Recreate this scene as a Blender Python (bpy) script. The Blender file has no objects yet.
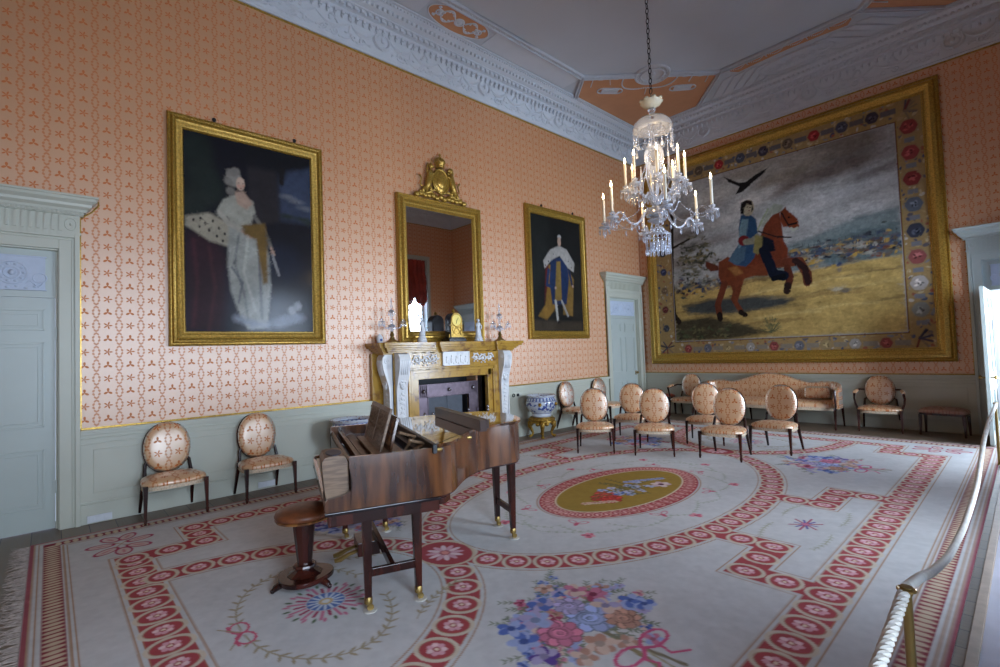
import bpy, math, random
import numpy as np
from mathutils import Matrix, Vector
random.seed(7)
PI = math.pi
SC = bpy.context.scene
COL = SC.collection

# ------------------------------------------------------------------ camera
cam_data = bpy.data.cameras.new('camera')
cam = bpy.data.objects.new('camera', cam_data)
COL.objects.link(cam)
cam_data.sensor_fit = 'HORIZONTAL'
cam_data.sensor_width = 36.0
cam_data.lens = 36.0 * 489.42 / 1000.0
cam_data.clip_start = 0.05
YAW, PITCH, ROLL = 2.39614271, 0.03800876, -0.03586813
fw = Vector((math.cos(YAW) * math.cos(PITCH), math.sin(YAW) * math.cos(PITCH), math.sin(PITCH)))
r0 = Vector((math.sin(YAW), -math.cos(YAW), 0.0))
u0 = r0.cross(fw)
rr = r0 * math.cos(ROLL) + u0 * math.sin(ROLL)
uu = -r0 * math.sin(ROLL) + u0 * math.cos(ROLL)
mw = Matrix(((rr.x, uu.x, -fw.x), (rr.y, uu.y, -fw.y), (rr.z, uu.z, -fw.z))).to_4x4()
mw.translation = Vector((6.6216, -11.0048, 1.6))
cam.matrix_world = mw
SC.camera = cam

# ------------------------------------------------------------------ exposure, world, daylight
SC.view_settings.view_transform = 'Standard'
SC.view_settings.look = 'None'
SC.view_settings.gamma = 1.0
SC.view_settings.use_curve_mapping = False
SC.view_settings.exposure = 0.0
SC.cycles.use_denoising = True
SC.cycles.max_bounces = 8
SC.cycles.diffuse_bounces = 5
SC.cycles.glossy_bounces = 4
SC.cycles.transparent_max_bounces = 24
SC.cycles.transmission_bounces = 6
SC.cycles.caustics_reflective = False
SC.cycles.caustics_refractive = False
SC.cycles.sample_clamp_indirect = 4.0
world = bpy.data.worlds.new('overcast_sky')
SC.world = world
world.use_nodes = True
world.node_tree.nodes['Background'].inputs[0].default_value = (0.62, 0.74, 1.0, 1)
world.node_tree.nodes['Background'].inputs[1].default_value = 1.0

RW, RL, RH = 7.82, 12.34, 6.9          # room width (x), length (-y), height
WINDOWS = [(-2.00, 1.66), (-6.17, 1.66), (-10.34, 1.66)]   # centre y, width
WIN_Z0, WIN_Z1 = 0.25, 4.95
def daylight(name, loc, rot, sx, sy, power, color):
    d = bpy.data.lights.new(name, 'AREA')
    d.shape = 'RECTANGLE'; d.size = sx; d.size_y = sy; d.energy = power; d.color = color
    o = bpy.data.objects.new(name, d); COL.objects.link(o)
    o.location = loc; o.rotation_euler = rot
    return o
for i, (cy, ww) in enumerate(WINDOWS):
    daylight('window_daylight', (RW + 0.42, cy, 2.0), (0, PI / 2, 0), 3.3, ww, (640, 430, 390)[i], (0.70, 0.84, 1.0))
daylight('passage_daylight', (7.1, 2.2, 1.7), (-PI / 2, 0, 0), 1.2, 2.4, 300, (0.72, 0.85, 1.0))

# ------------------------------------------------------------------ colours and materials
def lin(c):
    c = c / 255.0
    return c / 12.92 if c <= 0.04045 else ((c + 0.055) / 1.055) ** 2.4
def L3(c):
    return (lin(c[0]), lin(c[1]), lin(c[2]), 1.0)
class NB:
    """small node-graph helper"""
    def __init__(s, m):
        s.m = m; m.use_nodes = True; s.t = m.node_tree; s.t.nodes.clear()
        s.out = s.n('ShaderNodeOutputMaterial')
    def n(s, k, **kw):
        o = s.t.nodes.new(k)
        for a, b in kw.items(): setattr(o, a, b)
        return o
    def link(s, a, b): s.t.links.new(a, b)
    def val(s, sock, v):
        if isinstance(v, (int, float)): sock.default_value = v
        elif isinstance(v, tuple): sock.default_value = v
        else: s.link(v, sock)
    def math(s, op, a, b=0.0, c=0.0):
        o = s.n('ShaderNodeMath', operation=op)
        s.val(o.inputs[0], a); s.val(o.inputs[1], b); s.val(o.inputs[2], c)
        return o.outputs[0]
    def step(s, x, lo, hi):
        o = s.n('ShaderNodeMapRange', interpolation_type='SMOOTHSTEP')
        s.val(o.inputs[0], x); s.val(o.inputs[1], lo); s.val(o.inputs[2], hi)
        o.inputs[3].default_value = 0.0; o.inputs[4].default_value = 1.0
        return o.outputs[0]
    def mix(s, f, a, b):
        o = s.n('ShaderNodeMix', data_type='RGBA')
        s.val(o.inputs[0], f); s.val(o.inputs[6], a); s.val(o.inputs[7], b)
        return o.outputs[2]
    def noise(s, scale, vec=None, detail=3.0, stretch=None):
        o = s.n('ShaderNodeTexNoise'); o.inputs['Scale'].default_value = scale; o.inputs['Detail'].default_value = detail
        if vec is None:
            vec = s.n('ShaderNodeTexCoord').outputs['Object']
        if stretch:
            mp = s.n('ShaderNodeMapping'); mp.inputs['Scale'].default_value = stretch
            s.link(vec, mp.inputs[0]); vec = mp.outputs[0]
        s.link(vec, o.inputs['Vector'])
        return o.outputs['Fac']
    def bsdf(s, color, rough=0.5, metal=0.0, spec=0.5, **kw):
        o = s.n('ShaderNodeBsdfPrincipled')
        s.val(o.inputs['Base Color'], color); s.val(o.inputs['Roughness'], rough)
        s.val(o.inputs['Metallic'], metal); o.inputs['Specular IOR Level'].default_value = spec
        for k, v in kw.items(): s.val(o.inputs[k.replace('_', ' ')], v)
        s.link(o.outputs[0], s.out.inputs[0])
        return o
    def bump(s, b, h, strength=0.3, dist=0.01):
        o = s.n('ShaderNodeBump'); o.inputs['Strength'].default_value = strength; o.inputs['Distance'].default_value = dist
        s.link(h, o.inputs['Height']); s.link(o.outputs[0], b.inputs['Normal'])
MATS = {}
def plain(name, c, rough=0.5, metal=0.0, spec=0.5, var=0.08, nscale=14.0, bump=0.0, stretch=None, **kw):
    if name in MATS: return MATS[name]
    m = bpy.data.materials.new(name); nb = NB(m)
    a = L3(c); d = (a[0] * (1 - var), a[1] * (1 - var), a[2] * (1 - var), 1); e = (min(1, a[0] * (1 + var)), min(1, a[1] * (1 + var)), min(1, a[2] * (1 + var)), 1)
    nz = nb.noise(nscale, stretch=stretch)
    col = nb.mix(nb.step(nz, 0.3, 0.7), d, e)
    b = nb.bsdf(col, rough, metal, spec, **kw)
    if bump: nb.bump(b, nz, bump)
    MATS[name] = m
    return m
def two_tone(name, c1, c2, scale, stretch, rough=0.4, lo=0.42, hi=0.62, metal=0.0, spec=0.5, detail=6.0, bump=0.0, **kw):
    if name in MATS: return MATS[name]
    m = bpy.data.materials.new(name); nb = NB(m)
    nz = nb.noise(scale, detail=detail, stretch=stretch)
    b = nb.bsdf(nb.mix(nb.step(nz, lo, hi), L3(c1), L3(c2)), rough, metal, spec, **kw)
    if bump: nb.bump(b, nz, bump)
    MATS[name] = m
    return m

def silk(name, ground, motif, rough, spec, strength=1.0, sheen=0.0, coat=0.0, coat_rough=0.4, aniso=None):
    """woven silk: sprigs in columns between chains of small ovals, laid out in metres on the UV map"""
    m = bpy.data.materials.new(name); nb = NB(m)
    uv = nb.n('ShaderNodeUVMap'); uv.uv_map = 'UVMap'
    sp = nb.n('ShaderNodeSeparateXYZ'); nb.link(uv.outputs[0], sp.inputs[0])
    u, v = sp.outputs[0], sp.outputs[1]
    P, Q = 0.19, 0.14
    uc = nb.math('MULTIPLY', nb.math('SUBTRACT', nb.math('FRACT', nb.math('DIVIDE', u, P)), 0.5), P)
    vr = nb.math('DIVIDE', v, Q)
    row = nb.math('MODULO', nb.math('FLOOR', vr), 2.0)
    vc = nb.math('MULTIPLY', nb.math('SUBTRACT', nb.math('FRACT', vr), 0.5), Q)
    r = nb.math('SQRT', nb.math('ADD', nb.math('MULTIPLY', uc, uc), nb.math('MULTIPLY', vc, vc)))
    th = nb.math('ARCTAN2', vc, nb.math('ADD', uc, 0.0001))
    k = nb.math('SUBTRACT', 5.0, nb.math('MULTIPLY', 2.0, row))        # alternate sprigs have five and three leaves
    pet = nb.math('ADD', 0.021, nb.math('MULTIPLY', 0.019, nb.math('COSINE', nb.math('ADD', nb.math('MULTIPLY', k, th), nb.math('MULTIPLY', row, 1.57)))))
    sprig = nb.math('SUBTRACT', 1.0, nb.step(nb.math('SUBTRACT', r, pet), -0.003, 0.003))
    # chain of ovals at the cell border
    ub = nb.math('SUBTRACT', nb.math('ABSOLUTE', uc), P / 2)
    wv = nb.math('MULTIPLY', 0.026, nb.math('ABSOLUTE', nb.math('SINE', nb.math('MULTIPLY', v, PI / Q))))
    dd = nb.math('ABSOLUTE', nb.math('SUBTRACT', nb.math('ABSOLUTE', ub), wv))
    bead = nb.math('SUBTRACT', nb.math('MULTIPLY', 0.0115, nb.math('ABSOLUTE', nb.math('SINE', nb.math('MULTIPLY', v, 4 * PI / Q)))), 0.002)
    chain = nb.math('SUBTRACT', 1.0, nb.step(nb.math('SUBTRACT', dd, bead), -0.001, 0.004))
    cen = nb.math('SUBTRACT', 1.0, nb.step(nb.math('SQRT', nb.math('ADD', nb.math('MULTIPLY', ub, ub), nb.math('POWER', nb.math('SUBTRACT', nb.math('FRACT', vr), 0.5), 2.0))), 0.004, 0.010))
    mask = nb.math('MINIMUM', 1.0, nb.math('ADD', nb.math('ADD', sprig, nb.math('MULTIPLY', chain, 0.75)), 0.0))
    mask = nb.math('MULTIPLY', mask, strength)
    cd = nb.n('ShaderNodeTexCoord').outputs['Object']
    wash = nb.noise(0.9, cd, detail=3.0)
    g = nb.mix(wash, L3(ground), L3(tuple(min(255, int(c * 1.06)) for c in ground)))
    col = nb.mix(mask, g, L3(motif))
    rg = nb.math('ADD', rough, nb.math('MULTIPLY', mask, 0.25))
    b = nb.bsdf(col, rg, 0.0, spec, Sheen_Weight=sheen, Sheen_Roughness=0.4)
    b.inputs['Specular Tint'].default_value = (1, 1, 1, 1)
    if aniso:
        gl = nb.n('ShaderNodeBsdfAnisotropic'); gl.inputs['Color'].default_value = (1.0, .93, .86, 1)
        gl.inputs['Roughness'].default_value = aniso[1]; gl.inputs['Anisotropy'].default_value = aniso[2]
        tg = nb.n('ShaderNodeTangent'); tg.direction_type = 'UV_MAP'; tg.uv_map = 'UVMap'; nb.link(tg.outputs[0], gl.inputs['Tangent'])
        fr = nb.n('ShaderNodeFresnel'); fr.inputs[0].default_value = 1.5
        ff = nb.math('MULTIPLY', nb.math('ADD', nb.math('MULTIPLY', fr.outputs[0], 1.0), aniso[0]), nb.math('SUBTRACT', 1.0, nb.math('MULTIPLY', mask, .9)))
        mx = nb.n('ShaderNodeMixShader'); nb.link(ff, mx.inputs[0]); nb.link(b.outputs[0], mx.inputs[1]); nb.link(gl.outputs[0], mx.inputs[2]); nb.link(mx.outputs[0], nb.out.inputs[0])
    if coat:
        nb.val(b.inputs['Coat Weight'], nb.math('MULTIPLY', nb.math('SUBTRACT', 1.0, nb.math('MULTIPLY', mask, .85)), coat)); b.inputs['Coat Roughness'].default_value = coat_rough; b.inputs['Coat IOR'].default_value = 1.9
    weave = nb.noise(700.0, uv.outputs[0], detail=1.0)
    nb.bump(b, nb.math('ADD', nb.math('MULTIPLY', weave, 0.35), nb.math('MULTIPLY', mask, 0.5)), 0.15, 0.002)
    MATS[name] = m
    return m

def painted(name, rough=0.5, spec=0.5, bump_scale=0.0, coat=0.0):
    """cloth, canvas or weave whose own design is held in the colour attribute 'Col'"""
    m = bpy.data.materials.new(name); nb = NB(m)
    at = nb.n('ShaderNodeAttribute'); at.attribute_name = 'Col'
    b = nb.bsdf(at.outputs['Color'], rough, 0.0, spec, Coat_Weight=coat, Coat_Roughness=0.16)
    if bump_scale:
        nb.bump(b, nb.noise(bump_scale, detail=2.0), 0.25, 0.004)
    MATS[name] = m
    return m

GOLD = two_tone('gilding', (152, 120, 50), (196, 158, 72), 45, None, rough=0.3, metal=0.55, lo=0.3, hi=0.7)
GOLD_DK = two_tone('old gilding', (130, 98, 34), (180, 142, 56), 24, None, rough=0.4, metal=0.6, lo=0.3, hi=0.7)
PAINT = plain('grey green paint', (190, 191, 176), 0.42, var=0.02, nscale=3)
DOORP = plain('door paint', (180, 188, 182), 0.38, var=0.02, nscale=3)
PLASTER = plain('white plaster', (202, 206, 212), 0.7, var=0.02, nscale=4)
CEIL = plain('ceiling paint', (190, 196, 203), 0.85, var=0.02, nscale=1.2)
CEILO = plain('terracotta ceiling paint', (200, 144, 104), 0.85, var=0.03, nscale=4)
WALLSILK = silk('wall silk', (198, 143, 97), (202, 114, 60), 0.6, 0.2, aniso=(.19, .47, -.22))
CHAIRSILK = silk('chair silk', (212, 168, 124), (196, 112, 56), 0.5, 0.3, aniso=(.16, .38, -.1))
MAHOG = two_tone('dark mahogany', (34, 14, 12), (66, 28, 20), 9, (1, 1, 0.15), rough=0.22, spec=0.5)
BURR = two_tone('figured walnut veneer', (50, 26, 16), (108, 66, 36), 5.5, (2.2, 2.2, 0.35), rough=0.2, lo=0.32, hi=0.7, Coat_Weight=0.6, Coat_Roughness=0.12)
BLACKW = plain('black piano interior', (14, 15, 20), 0.35)
BRASS = plain('brass', (156, 130, 76), 0.32, metal=0.8)
STEEL = plain('polished steel', (170, 165, 168), 0.22, metal=0.9)
IRON = plain('black iron', (26, 28, 34), 0.5, metal=0.3)
SLATE = plain('grey slate', (60, 66, 76), 0.5)
STEELP = plain('worn steel plate', (96, 84, 92), 0.34, metal=0.75, var=.15)
MARBLE = two_tone('white marble', (222, 222, 222), (196, 198, 202), 6, None, rough=0.3, lo=0.5, hi=0.75)
YMARBLE = two_tone('sienna marble', (176, 136, 58), (112, 74, 40), 7, (1, 1, 1), rough=0.18, lo=0.48, hi=0.72, detail=12)
TASSEL = plain('off white cord', (214, 208, 196), 0.8)
LEATHER = plain('brown leather', (112, 62, 34), 0.42, var=0.2, nscale=20)
KEYIV = plain('ivory', (206, 192, 164), 0.35)
RAWWOOD = two_tone('light oak', (126, 100, 76), (96, 72, 52), 12, (0.6, 6, 6), rough=0.45)

def glassy(name, tint=(1, 1, 1), opacity=0.45, rough=0.05):
    m = bpy.data.materials.new(name); nb = NB(m)
    tr = nb.n('ShaderNodeBsdfTransparent'); tr.inputs[0].default_value = (0.97, 0.98, 1.0, 1)
    gl = nb.n('ShaderNodeBsdfPrincipled')
    gl.inputs['Base Color'].default_value = (*tint, 1); gl.inputs['Roughness'].default_value = rough
    gl.inputs['Specular IOR Level'].default_value = 1.0; gl.inputs['Coat Weight'].default_value = 1.0
    fr = nb.n('ShaderNodeFresnel'); fr.inputs[0].default_value = 1.6
    f = nb.math('MINIMUM', 1.0, nb.math('ADD', fr.outputs[0], opacity))
    mx = nb.n('ShaderNodeMixShader'); nb.link(f, mx.inputs[0]); nb.link(tr.outputs[0], mx.inputs[1]); nb.link(gl.outputs[0], mx.inputs[2])
    nb.link(mx.outputs[0], nb.out.inputs[0])
    MATS[name] = m
    return m
CRYSTAL = glassy('cut glass', (0.75, 0.78, 0.84), 0.16)
PANE = glassy('window glass', (0.6, 0.7, 0.8), 0.02)
def glow(name, color, strength):
    m = bpy.data.materials.new(name); nb = NB(m)
    e = nb.n('ShaderNodeEmission'); e.inputs[0].default_value = (*color, 1); e.inputs[1].default_value = strength
    nb.link(e.outputs[0], nb.out.inputs[0])
    return m
FLAME = glow('lit candle bulb', (1.0, 0.78, 0.45), 28.0)

# ------------------------------------------------------------------ mesh building
def T(x=0, y=0, z=0, rx=0, ry=0, rz=0, s=1.0):
    m = Matrix.Translation((x, y, z)) @ Matrix.Rotation(rz, 4, 'Z') @ Matrix.Rotation(ry, 4, 'Y') @ Matrix.Rotation(rx, 4, 'X')
    if s != 1.0: m = m @ Matrix.Scale(s, 4)
    return m
class MB:
    def __init__(s):
        s.v = []; s.f = []
    def add(s, vs, fs, M=None):
        o = len(s.v)
        if M is not None: vs = [tuple(M @ Vector(p)) for p in vs]
        s.v += [tuple(p) for p in vs]; s.f += [tuple(i + o for i in f) for f in fs]
        return s
    def box(s, x0, x1, y0, y1, z0, z1, M=None):
        return s.add([(x0, y0, z0), (x1, y0, z0), (x1, y1, z0), (x0, y1, z0), (x0, y0, z1), (x1, y0, z1), (x1, y1, z1), (x0, y1, z1)],
                     [(0, 3, 2, 1), (4, 5, 6, 7), (0, 1, 5, 4), (1, 2, 6, 5), (2, 3, 7, 6), (3, 0, 4, 7)], M)
    def cbox(s, c, d, M=None):
        return s.box(c[0] - d[0] / 2, c[0] + d[0] / 2, c[1] - d[1] / 2, c[1] + d[1] / 2, c[2] - d[2] / 2, c[2] + d[2] / 2, M)
    def taper(s, p0, p1, w0, w1, M=None, n=4, d0=None, d1=None):
        """bar from p0 to p1 with rectangular (n=4) section"""
        a = Vector(p0); b = Vector(p1); d = (b - a).normalized()
        ref = Vector((0, 1, 0)) if abs(d.y) < 0.9 else Vector((1, 0, 0))
        x = ref.cross(d).normalized(); y = d.cross(x)
        vs = []
        for p, w, q in ((a, w0, d0 or w0), (b, w1, d1 or w1)):
            for sx, sy in ((-1, -1), (1, -1), (1, 1), (-1, 1)):
                vs.append(p + x * sx * w / 2 + y * sy * q / 2)
        return s.add(vs, [(3, 2, 1, 0), (4, 5, 6, 7), (0, 1, 5, 4), (1, 2, 6, 5), (2, 3, 7, 6), (3, 0, 4, 7)], M)
    def prism(s, poly, z0, z1, M=None):
        n = len(poly)
        vs = [(x, y, z0) for x, y in poly] + [(x, y, z1) for x, y in poly]
        fs = [tuple(range(n))[::-1], tuple(range(n, 2 * n))] + [(i, (i + 1) % n, n + (i + 1) % n, n + i) for i in range(n)]
        return s.add(vs, fs, M)
    def tube(s, pts, r, n=8, M=None, closed=False, cap=True):
        pts = [Vector(p) for p in pts]; k = len(pts)
        rs = r if isinstance(r, (list, tuple)) else [r] * k
        vs = []; nrm = None
        for i, p in enumerate(pts):
            if closed: d = pts[(i + 1) % k] - pts[i - 1]
            else: d = pts[min(i + 1, k - 1)] - pts[max(i - 1, 0)]
            if d.length < 1e-9: d = Vector((0, 0, 1))
            d.normalize()
            if nrm is None:
                ref = Vector((0, 0, 1)) if abs(d.z) < 0.9 else Vector((1, 0, 0))
                nrm = ref.cross(d).normalized()
            else:
                nrm = (nrm - d * nrm.dot(d))
                if nrm.length < 1e-6: nrm = Vector((1, 0, 0))
                nrm.normalize()
            bi = d.cross(nrm)
            for j in range(n):
                a = 2 * PI * j / n + PI / n
                vs.append(p + (nrm * math.cos(a) + bi * math.sin(a)) * rs[i])
        fs = []
        for i in range(k if closed else k - 1):
            for j in range(n):
                a = i * n + j; b = i * n + (j + 1) % n; c = ((i + 1) % k) * n
                fs.append((a, b, c + (j + 1) % n, c + j))
        if cap and not closed:
            fs.append(tuple(range(n))[::-1]); fs.append(tuple(range((k - 1) * n, k * n)))
        return s.add(vs, fs, M)
    def lathe(s, prof, n=24, M=None, sy=1.0):
        vs = []; k = len(prof)
        for r, z in prof:
            for j in range(n):
                a = 2 * PI * j / n
                vs.append((r * math.cos(a), r * math.sin(a) * sy, z))
        fs = []
        for i in range(k - 1):
            for j in range(n):
                fs.append((i * n + j, i * n + (j + 1) % n, (i + 1) * n + (j + 1) % n, (i + 1) * n + j))
        fs.append(tuple(range(n))[::-1]); fs.append(tuple(range((k - 1) * n, k * n)))
        return s.add(vs, fs, M)
    def ball(s, c, r, n=10, m=6, M=None):
        if isinstance(r, (int, float)): r = (r, r, r)
        vs = [(c[0], c[1], c[2] - r[2])]; fs = []
        for i in range(1, m):
            t = PI * i / m
            for j in range(n):
                a = 2 * PI * j / n
                vs.append((c[0] + r[0] * math.sin(t) * math.cos(a), c[1] + r[1] * math.sin(t) * math.sin(a), c[2] - r[2] * math.cos(t)))
        vs.append((c[0], c[1], c[2] + r[2]))
        for j in range(n):
            fs.append((0, 1 + (j + 1) % n, 1 + j))
            for i in range(m - 2):
                a = 1 + i * n
                fs.append((a + j, a + (j + 1) % n, a + n + (j + 1) % n, a + n + j))
            a = 1 + (m - 2) * n
            fs.append((a + j, a + (j + 1) % n, len(vs) - 1))
        return s.add(vs, fs, M)
    def torus(s, c, R, r, n=20, k=6, M=None, sz=1.0, axis='y'):
        pts = []
        for i in range(n):
            a = 2 * PI * i / n
            if axis == 'y': pts.append((c[0] + R * math.cos(a), c[1], c[2] + R * sz * math.sin(a)))
            else: pts.append((c[0] + R * math.cos(a), c[1] + R * sz * math.sin(a), c[2]))
        return s.tube(pts, r, k, M, closed=True)
    def build(s, name, mat, parent=None, smooth=False, uv=None, bevel=0.0, sub=0, angle=0.7):
        me = bpy.data.meshes.new(name)
        me.from_pydata(s.v, [], s.f)
        me.update()
        if isinstance(mat, (list, tuple)):
            for m in mat: me.materials.append(m)
        else: me.materials.append(mat)
        if uv:
            lay = me.uv_layers.new(name='UVMap')
            for l in me.loops:
                lay.data[l.index].uv = uv(me.vertices[l.vertex_index].co)
        if smooth:
            me.polygons.foreach_set('use_smooth', [True] * len(me.polygons))
            try: me.set_sharp_from_angle(angle=angle)
            except Exception: pass
        ob = bpy.data.objects.new(name, me)
        COL.objects.link(ob)
        if parent: ob.parent = parent
        if bevel:
            b = ob.modifiers.new('bevel', 'BEVEL'); b.width = bevel; b.segments = 2; b.limit_method = 'ANGLE'
        if sub:
            b = ob.modifiers.new('sub', 'SUBSURF'); b.levels = sub; b.render_levels = sub
        return ob
def tag(o, label=None, cat=None, group=None, kind=None):
    if label: o['label'] = label
    if cat: o['category'] = cat
    if group: o['group'] = group
    if kind: o['kind'] = kind
    return o
def empty(name, loc=(0, 0, 0), rz=0.0, label=None, cat=None, group=None, kind=None):
    o = bpy.data.objects.new(name, None); COL.objects.link(o)
    o.empty_display_size = 0.1
    o.location = loc; o.rotation_euler = (0, 0, rz)
    return tag(o, label, cat, group, kind)
def structure(o):
    o['kind'] = 'structure'; return o
def children_of(o):
    return [c for c in bpy.data.objects if c.parent == o]
def copy_tree(o, parent=None):
    c = o.copy(); COL.objects.link(c)
    if parent: c.parent = parent
    for ch in children_of(o): copy_tree(ch, c)
    return c

# ------------------------------------------------------------------ designs held in colour attributes
class Design:
    """a grid of points in metres (u right, v up) that woven, painted or knotted designs are worked into"""
    def __init__(s, us, vs, base):
        s.us = np.asarray(us, float); s.vs = np.asarray(vs, float)
        s.C = np.zeros((len(s.vs), len(s.us), 3)); s.C[:] = s.c(base)
    def c(s, col): return np.array([lin(k) for k in col])
    def win(s, u0, u1, v0, v1):
        a, b = np.searchsorted(s.us, (u0, u1)); c, d = np.searchsorted(s.vs, (v0, v1))
        a = max(0, a - 1); c = max(0, c - 1); b = min(len(s.us), b + 1); d = min(len(s.vs), d + 1)
        U, V = np.meshgrid(s.us[a:b], s.vs[c:d])
        return (slice(c, d), slice(a, b)), U, V
    def put(s, w, m, col):
        if m.size:
            m = np.clip(m, 0, 1)[..., None]
            s.C[w] = s.C[w] * (1 - m) + s.c(col) * m
    def ellipse(s, cu, cv, a, b, col, rot=0.0, soft=0.006, ring=None):
        R = max(a, b) + soft * 2
        w, U, V = s.win(cu - R, cu + R, cv - R, cv + R)
        x = (U - cu) * math.cos(rot) + (V - cv) * math.sin(rot); y = -(U - cu) * math.sin(rot) + (V - cv) * math.cos(rot)
        d = (np.sqrt((x / a) ** 2 + (y / b) ** 2) - 1) * min(a, b)
        if ring is not None: d = np.abs(d) - ring
        s.put(w, 0.5 - d / soft, col)
    def rect(s, u0, u1, v0, v1, col, soft=0.005):
        w, U, V = s.win(u0 - soft, u1 + soft, v0 - soft, v1 + soft)
        d = np.maximum(np.maximum(u0 - U, U - u1), np.maximum(v0 - V, V - v1))
        s.put(w, 0.5 - d / soft, col)
    def line(s, pts, width, col, soft=0.006):
        for (a, b), (c, d) in zip(pts[:-1], pts[1:]):
            h = width / 2 + soft
            w, U, V = s.win(min(a, c) - h, max(a, c) + h, min(b, d) - h, max(b, d) + h)
            ll = (c - a) ** 2 + (d - b) ** 2 + 1e-12
            t = np.clip(((U - a) * (c - a) + (V - b) * (d - b)) / ll, 0, 1)
            dd = np.hypot(U - a - t * (c - a), V - b - t * (d - b)) - width / 2
            s.put(w, 0.5 - dd / soft, col)
    def poly(s, pts, col, soft=0.01):
        P = np.array(pts, float)
        w, U, V = s.win(P[:, 0].min() - soft, P[:, 0].max() + soft, P[:, 1].min() - soft, P[:, 1].max() + soft)
        ins = np.zeros(U.shape, bool); dist = np.full(U.shape, 1e9)
        n = len(P)
        for i in range(n):
            a, b = P[i]; c, d = P[(i + 1) % n]
            cond = ((b > V) != (d > V)) & (U < (c - a) * (V - b) / (d - b + 1e-12) + a)
            ins ^= cond
            ll = (c - a) ** 2 + (d - b) ** 2 + 1e-12
            t = np.clip(((U - a) * (c - a) + (V - b) * (d - b)) / ll, 0, 1)
            dist = np.minimum(dist, np.hypot(U - a - t * (c - a), V - b - t * (d - b)))
        dd = np.where(ins, -dist, dist)
        s.put(w, 0.5 - dd / (2 * soft), col)
    def brush(s, n, L, w, seed=1, vary=.12, jit=.02, horiz=False):
        rng = random.Random(seed); W0, W1, H0, H1 = s.us[0], s.us[-1], s.vs[0], s.vs[-1]
        for _ in range(n):
            u, v = rng.uniform(W0, W1), rng.uniform(H0, H1)
            i = min(len(s.us) - 1, int((u - W0) / (W1 - W0) * len(s.us))); j = min(len(s.vs) - 1, int((v - H0) / (H1 - H0) * len(s.vs)))
            c = s.C[j, i] * (1 + rng.uniform(-vary, vary)); a = (rng.uniform(-.25, .25) if horiz else rng.uniform(0, PI)); l = L * rng.uniform(.5, 1.2)
            u += rng.uniform(-jit, jit); v += rng.uniform(-jit, jit); h = w
            w_, U, V = s.win(u - l - h, u + l + h, v - l - h, v + l + h)
            x = (U - u) * math.cos(a) + (V - v) * math.sin(a); y = -(U - u) * math.sin(a) + (V - v) * math.cos(a)
            m = np.clip(1.2 - np.sqrt((x / l) ** 2 + (y / w) ** 2), 0, .8)[..., None]
            s.C[w_] = s.C[w_] * (1 - m) + c * m
    def shapes(s, lst):
        for sh in lst:
            if sh[0] == 'p': s.poly(sh[1], sh[2], sh[3])
            elif sh[0] == 'l': s.line(sh[1], sh[3], sh[2], sh[4])
            else:
                for q in sh[1]: s.ellipse(q[0], q[1], sh[3], sh[4], sh[2], soft=sh[5])
    def mottle(s, amt, cell, seed=1):
        rng = np.random.RandomState(seed)
        tot = np.zeros(s.C.shape[:2]); a = 1.0
        for o in range(3):
            cs = cell / (2 ** o)
            nu = int((s.us[-1] - s.us[0]) / cs) + 3; nv = int((s.vs[-1] - s.vs[0]) / cs) + 3
            g = rng.rand(nv, nu) - 0.5
            x = (s.us - s.us[0]) / cs; y = (s.vs - s.vs[0]) / cs
            xi = x.astype(int); yi = y.astype(int); fx = (x - xi)[None, :]; fy = (y - yi)[:, None]
            fx = fx * fx * (3 - 2 * fx); fy = fy * fy * (3 - 2 * fy)
            t = (g[yi][:, xi] * (1 - fx) + g[yi][:, xi + 1] * fx) * (1 - fy) + (g[yi + 1][:, xi] * (1 - fx) + g[yi + 1][:, xi + 1] * fx) * fy
            tot += t * a; a *= 0.6
        s.C *= (1 + tot * amt)[..., None]
        return tot
    def build(s, name, mat, parent=None, plane='xz', z=0.0, thick=0.0):
        nu, nv = len(s.us), len(s.vs)
        U, V = np.meshgrid(s.us, s.vs)
        co = np.zeros((nv * nu, 3), np.float32)
        co[:, 0] = U.ravel()
        if plane == 'xz': co[:, 2] = V.ravel(); co[:, 1] = z
        else: co[:, 1] = V.ravel(); co[:, 2] = z
        idx = np.arange(nu * nv).reshape(nv, nu)
        q = np.stack([idx[:-1, :-1], idx[:-1, 1:], idx[1:, 1:], idx[1:, :-1]], -1).reshape(-1, 4)
        extra = []
        if thick:
            # back face and sides, so that the piece has its real thickness
            c4 = [(s.us[0], s.vs[0]), (s.us[-1], s.vs[0]), (s.us[-1], s.vs[-1]), (s.us[0], s.vs[-1])]
            b0 = len(co)
            if plane == 'xz': bk = np.array([(a, z + thick, b) for a, b in c4] + [(a, z, b) for a, b in c4], np.float32)
            else: bk = np.array([(a, b, z - thick) for a, b in c4] + [(a, b, z) for a, b in c4], np.float32)
            co = np.vstack([co, bk])
            extra = [(b0 + 3, b0 + 2, b0 + 1, b0)] + [(b0 + i, b0 + (i + 1) % 4, b0 + 4 + (i + 1) % 4, b0 + 4 + i) for i in range(4)]
            q = np.vstack([q, np.array(extra)])
        me = bpy.data.meshes.new(name)
        me.vertices.add(len(co)); me.vertices.foreach_set('co', co.ravel())
        me.loops.add(q.size); me.loops.foreach_set('vertex_index', q.ravel().astype(np.int32))
        me.polygons.add(len(q)); me.polygons.foreach_set('loop_start', np.arange(0, q.size, 4, dtype=np.int32))
        try: me.polygons.foreach_set('loop_total', np.full(len(q), 4, np.int32))
        except Exception: pass
        me.update(calc_edges=True)
        at = me.color_attributes.new('Col', 'FLOAT_COLOR', 'POINT')
        c = np.ones((len(co), 4), np.float32); c[:nu * nv, :3] = s.C.reshape(-1, 3)
        if thick: c[nu * nv:, :3] = s.C.reshape(-1, 3).mean(0)
        at.data.foreach_set('color', c.ravel())
        me.materials.append(mat)
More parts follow.
